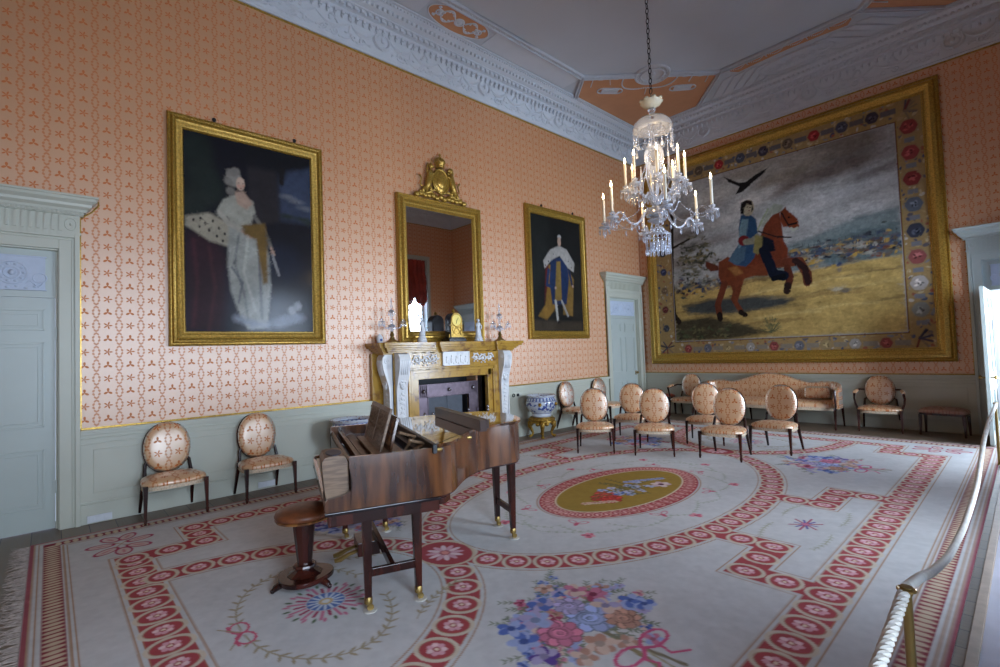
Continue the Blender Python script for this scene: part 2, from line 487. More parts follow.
        ob = bpy.data.objects.new(name, me); COL.objects.link(ob)
        if parent: ob.parent = parent
        return ob

# ================================================================== THE ROOM
WM = {'left': T(0, 0, 0, rz=PI / 2), 'far': Matrix.Identity(4), 'right': T(RW, 0, 0, rz=-PI / 2), 'near': T(RW, -RL, 0, rz=PI)}
WSPAN = {'left': (-RL, 0.0), 'far': (0.0, RW), 'right': (0.0, RL), 'near': (0.0, RW)}
WUV = {'left': lambda c: (c.y, c.z), 'far': lambda c: (c.x, c.z), 'right': lambda c: (-c.y, c.z), 'near': lambda c: (-c.x, c.z)}
D1, D2, D3 = -11.53, -0.81, 6.74                   # door centres
OPEN = {'left': [(D1 - .6, D1 + .6, 0, 2.8), (D2 - .6, D2 + .6, 0, 2.8)], 'far': [(D3 - .6, D3 + .6, 0, 2.8)],
        'right': [(-cy - w / 2, -cy + w / 2, WIN_Z0, WIN_Z1) for cy, w in WINDOWS], 'near': []}
OPEN['left'].append((-6.17 - .66, -6.17 + .66, 0, 1.24))      # fireplace opening
for side in ('left', 'far', 'right', 'near'):
    a, b = WSPAN[side]
    xs = sorted({a - .0, b + .0} | {o[0] for o in OPEN[side]} | {o[1] for o in OPEN[side]})
    m = MB()
    for x0, x1 in zip(xs[:-1], xs[1:]):
        zs = [0.0, RH]
        for o in OPEN[side]:
            if o[0] <= x0 + 1e-6 and o[1] >= x1 - 1e-6: zs = [0.0, o[2], o[3], RH]
        for z0, z1 in ((zs[0], zs[1]),) if len(zs) == 2 else ((zs[0], zs[1]), (zs[2], zs[3])):
            if z1 - z0 > 0.001: m.box(x0, x1, 0, .4, z0, z1)
    mm = MB(); mm.add(m.v, m.f, WM[side])
    structure(mm.build('wall_' + side, WALLSILK, uv=WUV[side]))

def floor_mat():
    m = bpy.data.materials.new('oak floorboards'); nb = NB(m)
    tc = nb.n('ShaderNodeTexCoord').outputs['Object']
    sp = nb.n('ShaderNodeSeparateXYZ'); nb.link(tc, sp.inputs[0])
    r = nb.math('DIVIDE', sp.outputs[1], 0.21)
    gap = nb.math('LESS_THAN', nb.math('FRACT', r), 0.03)
    wn = nb.n('ShaderNodeTexWhiteNoise', noise_dimensions='1D'); nb.link(nb.math('FLOOR', r), wn.inputs['W'])
    g = nb.noise(5, tc, 6, stretch=(0.5, 7, 1))
    c = nb.mix(g, L3((98, 82, 66)), L3((140, 120, 98)))
    c = nb.mix(nb.math('MULTIPLY', wn.outputs[0], 0.5), c, L3((84, 70, 60)))
    c = nb.mix(gap, c, L3((30, 24, 20)))
    b = nb.bsdf(c, nb.math('ADD', 0.3, nb.math('MULTIPLY', g, 0.25)))
    nb.bump(b, g, 0.1)
    return m
structure(MB().box(-.4, RW + .4, -RL - .4, 2.6, -.2, 0).build('floor', floor_mat()))
structure(MB().box(-.4, RW + .4, -RL - .4, .4, RH, RH + .2).build('ceiling', CEIL))

# ---- dado, chair rail and skirting
def runs(side):
    a, b = WSPAN[side]; cuts = []
    if side == 'left': cuts = [(D1 - .76, D1 + .76), (-7.53, -4.81), (D2 - .76, D2 + .76)]
    if side == 'far': cuts = [(D3 - .76, D3 + .76)]
    out = []; x = a
    for c, d in sorted(cuts):
        if c - x > .02: out.append((x, c))
        x = d
    if b - x > .02: out.append((x, b))
    return out
tn = 1
for side in ('left', 'far', 'right', 'near'):
    m = MB(); bb = MB(); gf = MB()
    for x0, x1 in runs(side):
        if side == 'right':
            pass
        m.box(x0, x1, -.022, 0, .0, .93)
        m.box(x0, x1, -.05, 0, .90, .93); m.box(x0, x1, -.065, 0, .93, .955); m.box(x0, x1, -.035, 0, .855, .868)
        m.box(x0, x1, -.030, 0, .80, .815)
        bb.box(x0, x1, -.034, 0, 0, .185); bb.box(x0, x1, -.042, 0, .185, .2); bb.box(x0, x1, -.03, 0, .2, .222)
        gf.box(x0, x1, -.012, 0, .955, .975)
        # sunk fields between stiles
        n = max(1, round((x1 - x0) / 2.1)); w = (x1 - x0) / n
        if w > .5:
            for k in range(n):
                p, q = x0 + k * w + .1, x0 + (k + 1) * w - .1
                for (c0, c1, d0, d1) in ((p, q, .735, .748), (p, q, .30, .313), (p, p + .013, .30, .748), (q - .013, q, .30, .748)):
                    m.box(c0, c1, -.028, 0, d0, d1)
    if side == 'right':       # windows run down to the seat: break the dado there
        m = MB(); bb = MB(); gf = MB()
        xs = [0.0]
        for cy, w in WINDOWS: xs += [-cy - w / 2 - .12, -cy + w / 2 + .12]
        xs.append(RL)
        for x0, x1 in zip(xs[0::2], xs[1::2]):
            m.box(x0, x1, -.022, 0, 0, .93); m.box(x0, x1, -.06, 0, .91, .955); bb.box(x0, x1, -.036, 0, 0, .2); gf.box(x0, x1, -.012, 0, .955, .975)
    for k, (mb, nm, mt) in enumerate(((m, 'trim_%d' % tn, PAINT), (bb, 'baseboard_' + side, PAINT), (gf, 'trim_%d' % (tn + 1), GOLD))):
        o = MB(); o.add(mb.v, mb.f, WM[side]); structure(o.build(nm, mt, bevel=.003 if k < 2 else 0))
    tn += 2

# ---- cornice
PROF = [(0, 6.19), (.035, 6.19), (.04, 6.215), (.022, 6.235), (.025, 6.25), (.045, 6.40), (.085, 6.53), (.12, 6.59), (.14, 6.60), (.14, 6.645),
        (.185, 6.655), (.19, 6.70), (.235, 6.71), (.235, 6.735), (.30, 6.755), (.33, 6.80), (.385, 6.83), (.40, 6.875), (.43, 6.88), (.43, 6.90), (0, 6.90)]
def frieze_y(z):
    for (p0, z0), (p1, z1) in zip(PROF[4:8], PROF[5:9]):
        if z0 <= z <= z1: return p0 + (p1 - p0) * (z - z0) / max(1e-6, z1 - z0)
    return .03
def arc_pts(x0, z0, x1, z1, sag, n=9):
    out = []
    for i in range(n):
        t = i / (n - 1); x = x0 + (x1 - x0) * t; z = z0 + (z1 - z0) * t - sag * 4 * t * (1 - t)
        out.append((x, -frieze_y(z) - .008, z))
    return out
def spiral(cx, cz, r, turns, sx=1, start=0.0, y=None, n=16):
    out = []
    for i in range(n):
        t = i / (n - 1); a = start + turns * 2 * PI * t; q = r * (1 - .8 * t)
        z = cz + q * math.sin(a)
        out.append((cx + sx * q * math.cos(a), (-frieze_y(z) - .006) if y is None else y, z))
    return out
for side in ('left', 'far', 'right', 'near'):
    a, b = WSPAN[side]; m = MB(); vs = []
    for p, z in PROF: vs += [(a + p, -p, z), (b - p, -p, z)]
    n = len(PROF)
    m.add(vs, [(2 * i, 2 * i + 1, 2 * i + 3, 2 * i + 2) for i in range(n - 1)])
    o = MB(); o.add(m.v, m.f, WM[side]); tr = structure(o.build('trim_%d' % tn, PLASTER)); tn += 1
    # teeth, beads and egg forms
    d = MB()
    x = a + .2
    while x < b - .2:
        d.box(x, x + .06, -.228, -.13, 6.650, 6.702); x += .11
    x = a + .15
    while x < b - .15:
        d.box(x, x + .035, -.165, -.08, 6.55, 6.60); d.ball((x + .0175, -.125, 6.53), (.017, .02, .03), 6, 4); x += .11
    x = a + .34
    while x < b - .34:
        d.ball((x, -.325, 6.775), (.028, .03, .03), 8, 5); x += .085
    x = a + .42
    while x < b - .42:
        d.ball((x, -.40, 6.85), (.02, .02, .02), 6, 4); x += .06
    dd = MB(); dd.add(d.v, d.f, WM[side]); dd.build('moulded_teeth', PLASTER, tr)
    # modelled frieze: medallions, swags, tassels, vines
    g = MB(); mid = (a + b) / 2
    k = -3
    cs = []
    while mid + k * 2.09 < b + 1.2:
        cs.append(mid + k * 2.09 + (1.045 if side in ('left', 'right') else 0)); k += 1
    for cx in cs:
        if not (a + .15 < cx < b - .15): continue
        zc = 6.45; y = -frieze_y(zc)
        g.torus((cx, y - .016, zc), .125, .024, 20, 6, sz=.9)
        g.ball((cx, y, zc), (.1, .02, .085), 14, 6); g.ball((cx, y - .03, zc + .01), (.035, .02, .045), 10, 6)
        g.torus((cx, y - .004, zc), .15, .008, 20, 5, sz=.85)
        g.ball((cx, y - .02, zc - .13), (.02, .012, .04), 8, 5); g.ball((cx, y - .02, zc + .12), (.03, .012, .02), 8, 5)
        for s in (-1, 1):
            x1, x2 = cx + s * .52, cx + s * 1.04
            if not (a + .1 < x1 < b - .1): continue
            P1 = arc_pts(cx + s * .14, 6.50, x1, 6.50, .09); g.tube(P1, [.012 + .020 * math.sin(PI * i / 8) for i in range(9)], 6)
            if a + .1 < x2 < b - .1:
                P2 = arc_pts(x1, 6.50, x2, 6.50, .10); g.tube(P2, [.012 + .018 * math.sin(PI * i / 8) for i in range(9)], 6)
            g.taper((x1, -frieze_y(6.5) - .012, 6.53), (x1, -frieze_y(6.38) - .012, 6.37), .018, .05, d0=.01, d1=.012)
            g.ball((x1, -frieze_y(6.53) - .01, 6.535), .022, 8, 5)
            for (sx, cc, r_, st) in ((1, cx + s * .32, .055, 0), (-1, cx + s * .46, .045, 0), (1, cx + s * .75, .06, PI), (-1, cx + s * .92, .045, PI)):
                if a + .1 < cc < b - .1:
                    g.tube(spiral(cc, 6.325, r_, 1.3, sx, st), [.016 * (1 - .6 * i / 15) + .005 for i in range(16)], 5)
            w = [(cx + s * (.18 + .85 * i / 16), -frieze_y(6.3) - .006, 6.305 + .025 * math.sin(i * 1.35)) for i in range(17)]
            w = [q for q in w if a + .08 < q[0] < b - .08]
            if len(w) > 2: g.tube(w, .012, 5)
            for i in range(9):
                q = cx + s * (.2 + .095 * i)
                if a + .08 < q < b - .08:
                    zz = 6.31 + .05 * math.sin(i * 2.1) + .02
                    g.ball((q, -frieze_y(zz) - .008, zz), (.028, .018, .016), 7, 4)
            for i in range(7):
                q = cx + s * (.78 + .06 * math.cos(i * 1.1)) ; zz = 6.49 + .035 * math.sin(i * 1.7)
                if a + .08 < q < b - .08: g.ball((q, -frieze_y(min(zz, 6.55)) - .008, zz), (.024, .018, .02), 7, 4)
    gg = MB(); gg.add(g.v, g.f, WM[side]); gg.build('garland_frieze', PLASTER, tr, smooth=True)
    # gilt fillet under the cornice
    f = MB().box(a, b, -.012, 0, 6.165, 6.19)
    ff = MB(); ff.add(f.v, f.f, WM[side]); ff.build('gilt_fillet', GOLD, tr)

# ---- ceiling plasterwork (drawn once for a quarter, mirrored about the room centre)
CX, CY = RW / 2, -RL / 2
ZC = RH
def quarters():
    for sx in (1, -1):
        for sy in (1, -1):
            yield sx, sy
def q2(p, sx, sy):                       # p given for the quarter next to the far left corner
    return (CX + (p[0] - CX) * sx, CY + (p[1] - CY) * sy)
panel = MB(); mould = MB(); orn = MB()
def flat(poly, z=ZC - .006, mb=None):
    (mb or panel).prism(poly, z, ZC + .001)
def rail(p0, p1, w=.11, h=.05, mb=None):
    a = Vector((*p0, 0)); b = Vector((*p1, 0)); d = (b - a); L = d.length; an = math.atan2(d.y, d.x)
    M = T(p0[0], p0[1], ZC, rz=an); mb = mb or mould
    mb.box(0, L, -w / 2, w / 2, -.012, 0, M); mb.box(0, L, -w / 2, -w / 2 + .022, -h, 0, M); mb.box(0, L, w / 2 - .022, w / 2, -h, 0, M)
    k = int(L / .06)
    for i in range(k):
        orn.ball(((i + .5) * L / k, (.012 if i % 2 else -.012), -.012), (.022, .017, .03), 6, 4, M)
for sx, sy in quarters():
    Q = lambda x, y: q2((x, y), sx, sy)
    flat([Q(.44, -2.87), Q(.97, -3.33), Q(2.78, -1.42), Q(1.92, -.44), Q(.44, -.44)])
    rail(Q(.97, -3.35), Q(1.68, -2.60)); rail(Q(2.12, -2.14), Q(2.80, -1.42))
    rail(Q(.97, -3.35), Q(.40, -2.85), .075); rail(Q(2.80, -1.42), Q(1.88, -.42), .075)
    rail(Q(.97, -3.35), Q(.97, -6.17)); rail(Q(2.80, -1.42), Q(CX, -1.42))
    flat([Q(2.84, -1.38), Q(CX, -1.38), Q(CX, -1.16), Q(3.35, -1.13), Q(3.02, -1.10)])
    # round medallion at the canted corner
    c = Q(1.90, -2.37); M = T(c[0], c[1], ZC)
    orn.lathe([(.34, 0), (.34, -.03), (.32, -.045), (.30, -.03), (.29, -.012), (.01, -.012)], 32, M)
    orn.torus((0, 0, -.03), .22, .016, 28, 6, M, axis='z')
    for i in range(20):
        a = 2 * PI * i / 20; orn.ball((.275 * math.cos(a), .275 * math.sin(a), -.025), .02, 6, 4, M)
    orn.ball((0, 0, -.02), (.07, .05, .03), 10, 6, M); orn.ball((.05, -.06, -.02), (.03, .06, .025), 8, 5, M); orn.ball((-.05, .07, -.02), (.04, .05, .02), 8, 5, M)
    # swags and books of music on the corner field
    def sw(p0, p1, sag, r=.012, n=13):
        a = Vector((*Q(*p0), ZC - .012)); b = Vector((*Q(*p1), ZC - .012)); t = (b - a).normalized()
        inn = Vector((*Q(.9, -.9), ZC - .012)) - (a + b) / 2; nrm = (inn - t * inn.dot(t)).normalized()
        for i in range(n * 2):
            s = i / (n * 2 - 1); p = a + (b - a) * s + nrm * sag * 4 * s * (1 - s); orn.ball(tuple(p), r, 6, 4)
    sw((1.10, -3.17), (1.32, -2.95), .09); sw((1.32, -2.95), (1.52, -2.73), .09)
    sw((2.24, -1.96), (2.44, -1.76), .09); sw((2.44, -1.76), (2.65, -1.53), .09)
    sw((1.52, -2.73), (1.55, -2.05), .26, .016, 18); sw((2.24, -1.96), (1.58, -2.02), .20, .016, 18)
    for p0, p1 in (((1.32, -2.95), (1.17, -2.72)), ((2.44, -1.76), (2.25, -1.58)), ((1.56, -2.02), (1.42, -1.85)), ((1.10, -3.17), (.86, -2.95)), ((2.65, -1.53), (2.45, -1.30))):
        a, b = Q(*p0), Q(*p1); orn.taper((a[0], a[1], ZC - .012), (b[0], b[1], ZC - .012), .012, .035, d1=.012)
    for c0, an in (((1.02, -2.52), .9), ((2.05, -1.45), .75)):
        c = Q(*c0); M = T(c[0], c[1], ZC, rz=an * sx * sy)
        orn.box(-.17, .17, -.10, .10, -.03, 0, M); orn.box(-.12, .12, -.06, .06, -.045, 0, M); orn.torus((.17, 0, -.02), .09, .014, 12, 5, M, axis='z'); orn.torus((-.17, 0, -.02), .09, .014, 12, 5, M, axis='z')
    # swags on the long panels by the short walls
    for i in range(3):
        x0 = 2.92 + i * .33
        a = Q(x0, -1.36); b = Q(x0 + .33, -1.36)
        for j in range(14):
            s = j / 13; orn.ball((a[0] + (b[0] - a[0]) * s, a[1] + sy * .13 * 4 * s * (1 - s) , ZC - .012), .011, 6, 4)
        orn.taper((a[0], a[1], ZC - .012), (a[0], a[1] + sy * .14, ZC - .012), .05, .01, d0=.012)
    # ribbed fan panels between those and the cornice
    fan = MB()
    for i in range(6):
        x0 = 2.52 + i * .21
        f = [Q(x0 - .30, -.46), Q(x0 + .10 - .2, -.46), Q(x0 + .38, -1.08 + .02 * i), Q(x0 + .19, -1.05 + .02 * i)]
        mould.prism(f if sx * sy > 0 else f[::-1], ZC - .02 - .006 * (i % 2), ZC)
    M = T(*Q(CX, -.80), ZC)
# long-side ovals
for sx in (1, -1):
    c = (CX + (.69 - CX) * sx, CY); M = T(c[0], c[1], ZC)
    ov = [(.255 * math.cos(2 * PI * i / 40), .58 * math.sin(2 * PI * i / 40)) for i in range(40)]
    panel.prism(ov, -.006, .001, M)
    orn.tube([(x, y, -.008) for x, y in ov], .012, 6, M, closed=True)
    orn.lathe([(.09, 0), (.09, -.02), (.06, -.03), (.05, -.02), (.02, -.035), (.001, -.035)], 16, M)
    for s in (-1, 1):
        for s2 in (-1, 1):
            pts = [(s2 * (.02 + .12 * math.sin(i * .35)), s * (.1 + .028 * i), -.012) for i in range(14)]
            orn.tube(pts, .012, 6, M)
            for i in range(2, 14, 2):
                orn.ball((pts[i][0] - s2 * .02, pts[i][1], -.012), (.022, .03, .014), 7, 4, M)
        orn.torus((0, s * .38, -.012), .06, .012, 14, 5, M, axis='z'); orn.ball((0, s * .38, -.012), .03, 8, 5, M)
    # smooth marble-like panels either side
    for s in (-1, 1):
        y0, y1 = sorted((CY + s * .64, CY + s * 2.82))
        x0, x1 = sorted((CX + (.47 - CX) * sx, CX + (.90 - CX) * sx))
        mould.box(x0, x1, y0, y1, ZC - .012, ZC)
# short-side ovals of scrollwork
for sy in (1, -1):
    c = (CX, CY + (-.76 - CY) * sy); M = T(c[0], c[1], ZC)
    ov = [(.62 * math.cos(2 * PI * i / 40), .26 * math.sin(2 * PI * i / 40)) for i in range(40)]
    mould.prism(ov, -.03, 0, M); orn.tube([(x, y, -.034) for x, y in ov], .012, 6, M, closed=True)
    for s in (-1, 1):
        for k in range(3):
            orn.tube([(s * (.12 + .16 * k) + p[0], p[2], -.036) for p in spiral(0, 0, .085, 1.3, s, 0, 0)], .010, 5, M)
    orn.ball((0, 0, -.035), (.07, .09, .02), 10, 5, M)
structure(panel.build('trim_%d' % tn, CEILO)); tn += 1
structure(mould.build('trim_%d' % tn, PLASTER)); tn += 1
structure(orn.build('trim_%d' % tn, PLASTER, smooth=True)); tn += 1

# ---- doors (local frame: x along the wall, -y into the room)
def door(name, side, cx, leaf_open=0.0, hinge=-1, knob_side=1, leaf_label=None):
    r = empty(name, kind='structure')
    r.matrix_world = WM[side] @ T(cx, 0, 0)
    f = MB()
    for s in (-1, 1):
        x0, x1 = sorted((s * .60, s * .76)); f.box(x0, x1, -.035, .0, 0, 2.96)
        x0, x1 = sorted((s * .72, s * .76)); f.box(x0, x1, -.06, 0, 0, 2.96)
        x0, x1 = sorted((s * .695, s * .71)); f.box(x0, x1, -.045, 0, 0, 2.90)
        x0, x1 = sorted((s * .590, s * .601)); f.box(x0, x1, -.002, .14, 0, 2.8)
        f.box(*sorted((s * .575, s * .60)), .0 + .055, .14, 0, 2.8)
    f.box(-.60, .60, -.035, 0, 2.80, 2.96); f.box(-.72, .72, -.06, 0, 2.92, 2.96); f.box(-.70, .70, -.045, 0, 2.895, 2.91)
    f.box(-.6, .6, -.002, .14, 2.785, 2.801)
    f.build('architrave', PAINT if side != 'far' else DOORP, r, bevel=.003)
    f = MB(); f.box(-.76, .76, -.05, 0, 2.96, 3.15)
    f.box(-.77, .77, -.06, 0, 2.955, 2.975)
    x = -.60
    while x < .60:
        f.box(x, x + .022, -.064, -.045, 2.985, 3.135); f.ball((x + .011, -.055, 3.135), (.011, .01, .012), 6, 4); x += .0545
    for s in (-1, 1):
        f.torus((s * .69, -.052, 3.06), .045, .006, 20, 5, sz=1.35); f.ball((s * .69, -.05, 3.06), (.012, .012, .018), 8, 5)
    x = -.78
    while x < .77:
        f.box(x, x + .022, -.095, -.05, 3.155, 3.182); x += .036
    f.box(-.79, .79, -.075, 0, 3.15, 3.185)
    pr = [(.09, 3.185), (.10, 3.21), (.13, 3.235), (.135, 3.26), (.17, 3.29), (.17, 3.315), (.185, 3.325), (.185, 3.34)]
    vs = []
    for p, z in pr: vs += [(-.72 - p, 0, z), (-.72 - p, -p, z), (.72 + p, -p, z), (.72 + p, 0, z)]
    n = len(pr)
    fs = []
    for i in range(n - 1):
        for j in range(3): fs.append((4 * i + j, 4 * i + j + 1, 4 * i + 5 + j, 4 * i + 4 + j))
    fs.append((0, 3, 2, 1)); fs.append((4 * n - 4, 4 * n - 3, 4 * n - 2, 4 * n - 1))
    f.add(vs, fs)
    f.build('door_head', PAINT if side != 'far' else DOORP, r)
    # overdoor relief
    t = MB(); t.box(-.575, .575, .055, .10, 2.31, 2.80); t.build('transom_board', DOORP, r)
    t = MB(); t.box(-.50, .50, .035, .055, 2.375, 2.715)
    for zz in (2.375, 2.705): t.box(-.51, .51, .028, .05, zz, zz + .012)
    for s in (-1, 1):
        t.torus((s * .26, .035, 2.545), .11, .009, 24, 5); t.torus((s * .26, .035, 2.545), .055, .010, 18, 5); t.ball((s * .26, .035, 2.545), .028, 8, 5)
        t.torus((s * .46, .035, 2.5), .05, .007, 14, 5); t.tube([(s * (.36 + .03 * i), .034, 2.44 + .03 * math.sin(i * 1.6)) for i in range(5)], .007, 5)
        for i in range(10):
            a = 2 * PI * i / 10; t.ball((s * .26 + .085 * math.cos(a), .032, 2.545 + .085 * math.sin(a)), (.016, .008, .012), 6, 4)
    t.ball((0, .035, 2.56), (.06, .014, .08), 12, 6); t.torus((0, .035, 2.56), .09, .008, 20, 5)
    for i in range(14): t.ball((-.42 + .065 * i, .034, 2.40 + .012 * (i % 2)), (.018, .008, .012), 6, 4)
    t.build('relief_panel', plain('pale blue plaster', (188, 198, 214), .6, var=.03), r, smooth=True)
    # leaf
    lf = MB(); lf.box(-.572, .572, .055, .10, .012, 2.305)
    for cx2 in (-.29, .29):
        for z0, z1 in ((.22, .80), (1.02, 1.86), (1.98, 2.19)):
            x0, x1 = cx2 - .205, cx2 + .205
            for side_y in (.055, .10):
                sgn = -1 if side_y < .08 else 1
                for (a, b, c, d) in ((x0, x1, z0, z0 + .018), (x0, x1, z1 - .018, z1), (x0, x0 + .018, z0, z1), (x1 - .018, x1, z0, z1)):
                    ya, yb = sorted((side_y, side_y + sgn * .012)); lf.box(a, b, ya, yb, c, d)
                for (a, b, c, d) in ((x0 + .045, x1 - .045, z0 + .045, z0 + .052), (x0 + .045, x1 - .045, z1 - .052, z1 - .045), (x0 + .045, x0 + .052, z0 + .045, z1 - .045), (x1 - .052, x1 - .045, z0 + .045, z1 - .045)):
                    ya, yb = sorted((side_y, side_y + sgn * .006)); lf.box(a, b, ya, yb, c, d)
    hx = .572 * hinge
    M = T(hx, .055, 0, rz=leaf_open) @ T(-hx, -.055, 0)
    q = MB(); q.add(lf.v, lf.f, M); leaf = q.build('door_leaf', DOORP, r, bevel=.002)
    k = MB(); kx = .50 * -hinge
    k.lathe([(.012, 0), (.012, .035), (.03, .045), (.032, .06), (.02, .075), (.001, .078)], 14, M @ T(kx, .055, .98, rx=PI / 2))
    k.lathe([(.012, 0), (.012, .035), (.03, .045), (.032, .06), (.02, .075), (.001, .078)], 14, M @ T(kx, .10, .98, rx=-PI / 2))
    k.cbox((kx, .053, .98), (.05, .006, .11), M)
    k.build('door_knob', BRASS, leaf, smooth=True)
    k = MB()
    for z in (.42, 1.95): k.cbox((hx - hinge * .004, .05, z), (.03, .012, .13), M)
    k.build('hinge', DOORP if name != 'door_3' else BRASS, leaf)
    k = MB()
    for s in (-1, 1): k.box(*sorted((s * .76, s * .772)), -.012, 0, .955, 3.14)
    for s in (-1, 1):
        k.tube([(s * .772, -.006, 3.14), (s * .80, -.006, 3.17), (s * .86, -.006, 3.22), (s * .915, -.006, 3.30), (s * .912, -.006, 3.34)], .008, 5)
    k.box(-.9, .9, -.01, 0, 3.34, 3.35)
    k.build('gilt_fillet', GOLD, r)
    return r
door('door_1', 'left', D1, 0, hinge=1)
door('door_2', 'left', D2, 0, hinge=-1)
door('door_3', 'far', D3, -PI / 2 - .02, hinge=-1)

# ---- passage beyond the open door
ps = MB(); ps.box(6.0, 6.1, .4, 2.6, 0, 3.1); ps.box(7.6, 7.7, .4, 2.6, 0, 3.1); ps.box(6.0, 7.7, .4, 2.6, 3.0, 3.1); ps.box(6.0, 7.7, 2.5, 2.6, 0, 3.1)
structure(ps.build('wall_passage', PLASTER))

# ---- windows
REDSILK = plain('red silk blind', (150, 52, 40), .6, var=.15, nscale=3)
for i, (cy, w) in enumerate(WINDOWS):
    r = empty('window_%d' % (i + 1), kind='structure'); r.matrix_world = WM['right'] @ T(-cy, 0, 0)
    h = w / 2; m = MB()
    for s in (-1, 1):
        m.box(*sorted((s * h, s * (h + .12))), -.04, 0, WIN_Z0, WIN_Z1 + .12); m.box(*sorted((s * (h - .02), s * h)), 0, .4, WIN_Z0, WIN_Z1)
    m.box(-h, h, -.04, 0, WIN_Z1, WIN_Z1 + .12); m.box(-h - .12, h + .12, -.05, 0, WIN_Z0 - .06, WIN_Z0); m.box(-h, h, 0, .4, WIN_Z0 - .001, WIN_Z0 + .02)
    m.box(-h, h, 0, .4, WIN_Z1 - .02, WIN_Z1)
    m.build('window_frame', DOORP, r, bevel=.003)
    m = MB(); zm = 2.3
    for z0, z1 in ((WIN_Z0, zm), (zm, WIN_Z1)):
        for x in (-h + .02, h - .07): m.box(x, x + .05, .24, .29, z0, z1)
        for z in (z0 + .02, z1 - .05): m.box(-h, h, .24, .29, z, z + .05)
    for k in (1, 2): m.box(-h + k * w / 3 - .012, -h + k * w / 3 + .012, .25, .28, WIN_Z0, WIN_Z1)
    for k in range(1, 8): zz = WIN_Z0 + k * (WIN_Z1 - WIN_Z0) / 8; m.box(-h, h, .25, .28, zz - .012, zz + .012)
    m.build('glazing_bars', DOORP, r)
    m = MB().box(-h + .03, h - .03, .262, .268, WIN_Z0 + .03, WIN_Z1 - .03); m.build('pane', PANE, r)
    # gathered festoon blind
    nx, nz = 49, 16; vs = []
    for a in range(nz):
        for b in range(nx):
            u = b / (nx - 1); v = a / (nz - 1)
            sc = abs(math.sin(u * PI * 3)) ** .6
            bot = 3.30 + .30 * (1 - sc)
            z = 5.02 + (bot - 5.02) * v
            puff = (.05 + .10 * sc * v) * (1 + .35 * math.sin(v * 34)) * (v > .45) + .03 * math.sin(u * 60)
            vs.append(((u - .5) * (w - .06), .05 - puff, z))
    fs = [(a * nx + b, a * nx + b + 1, (a + 1) * nx + b + 1, (a + 1) * nx + b) for a in range(nz - 1) for b in range(nx - 1)]
    bl = MB().add(vs, fs).build('festoon_blind', REDSILK, r, smooth=True, angle=3)
    sm = bl.modifiers.new('thick', 'SOLIDIFY'); sm.thickness = .01
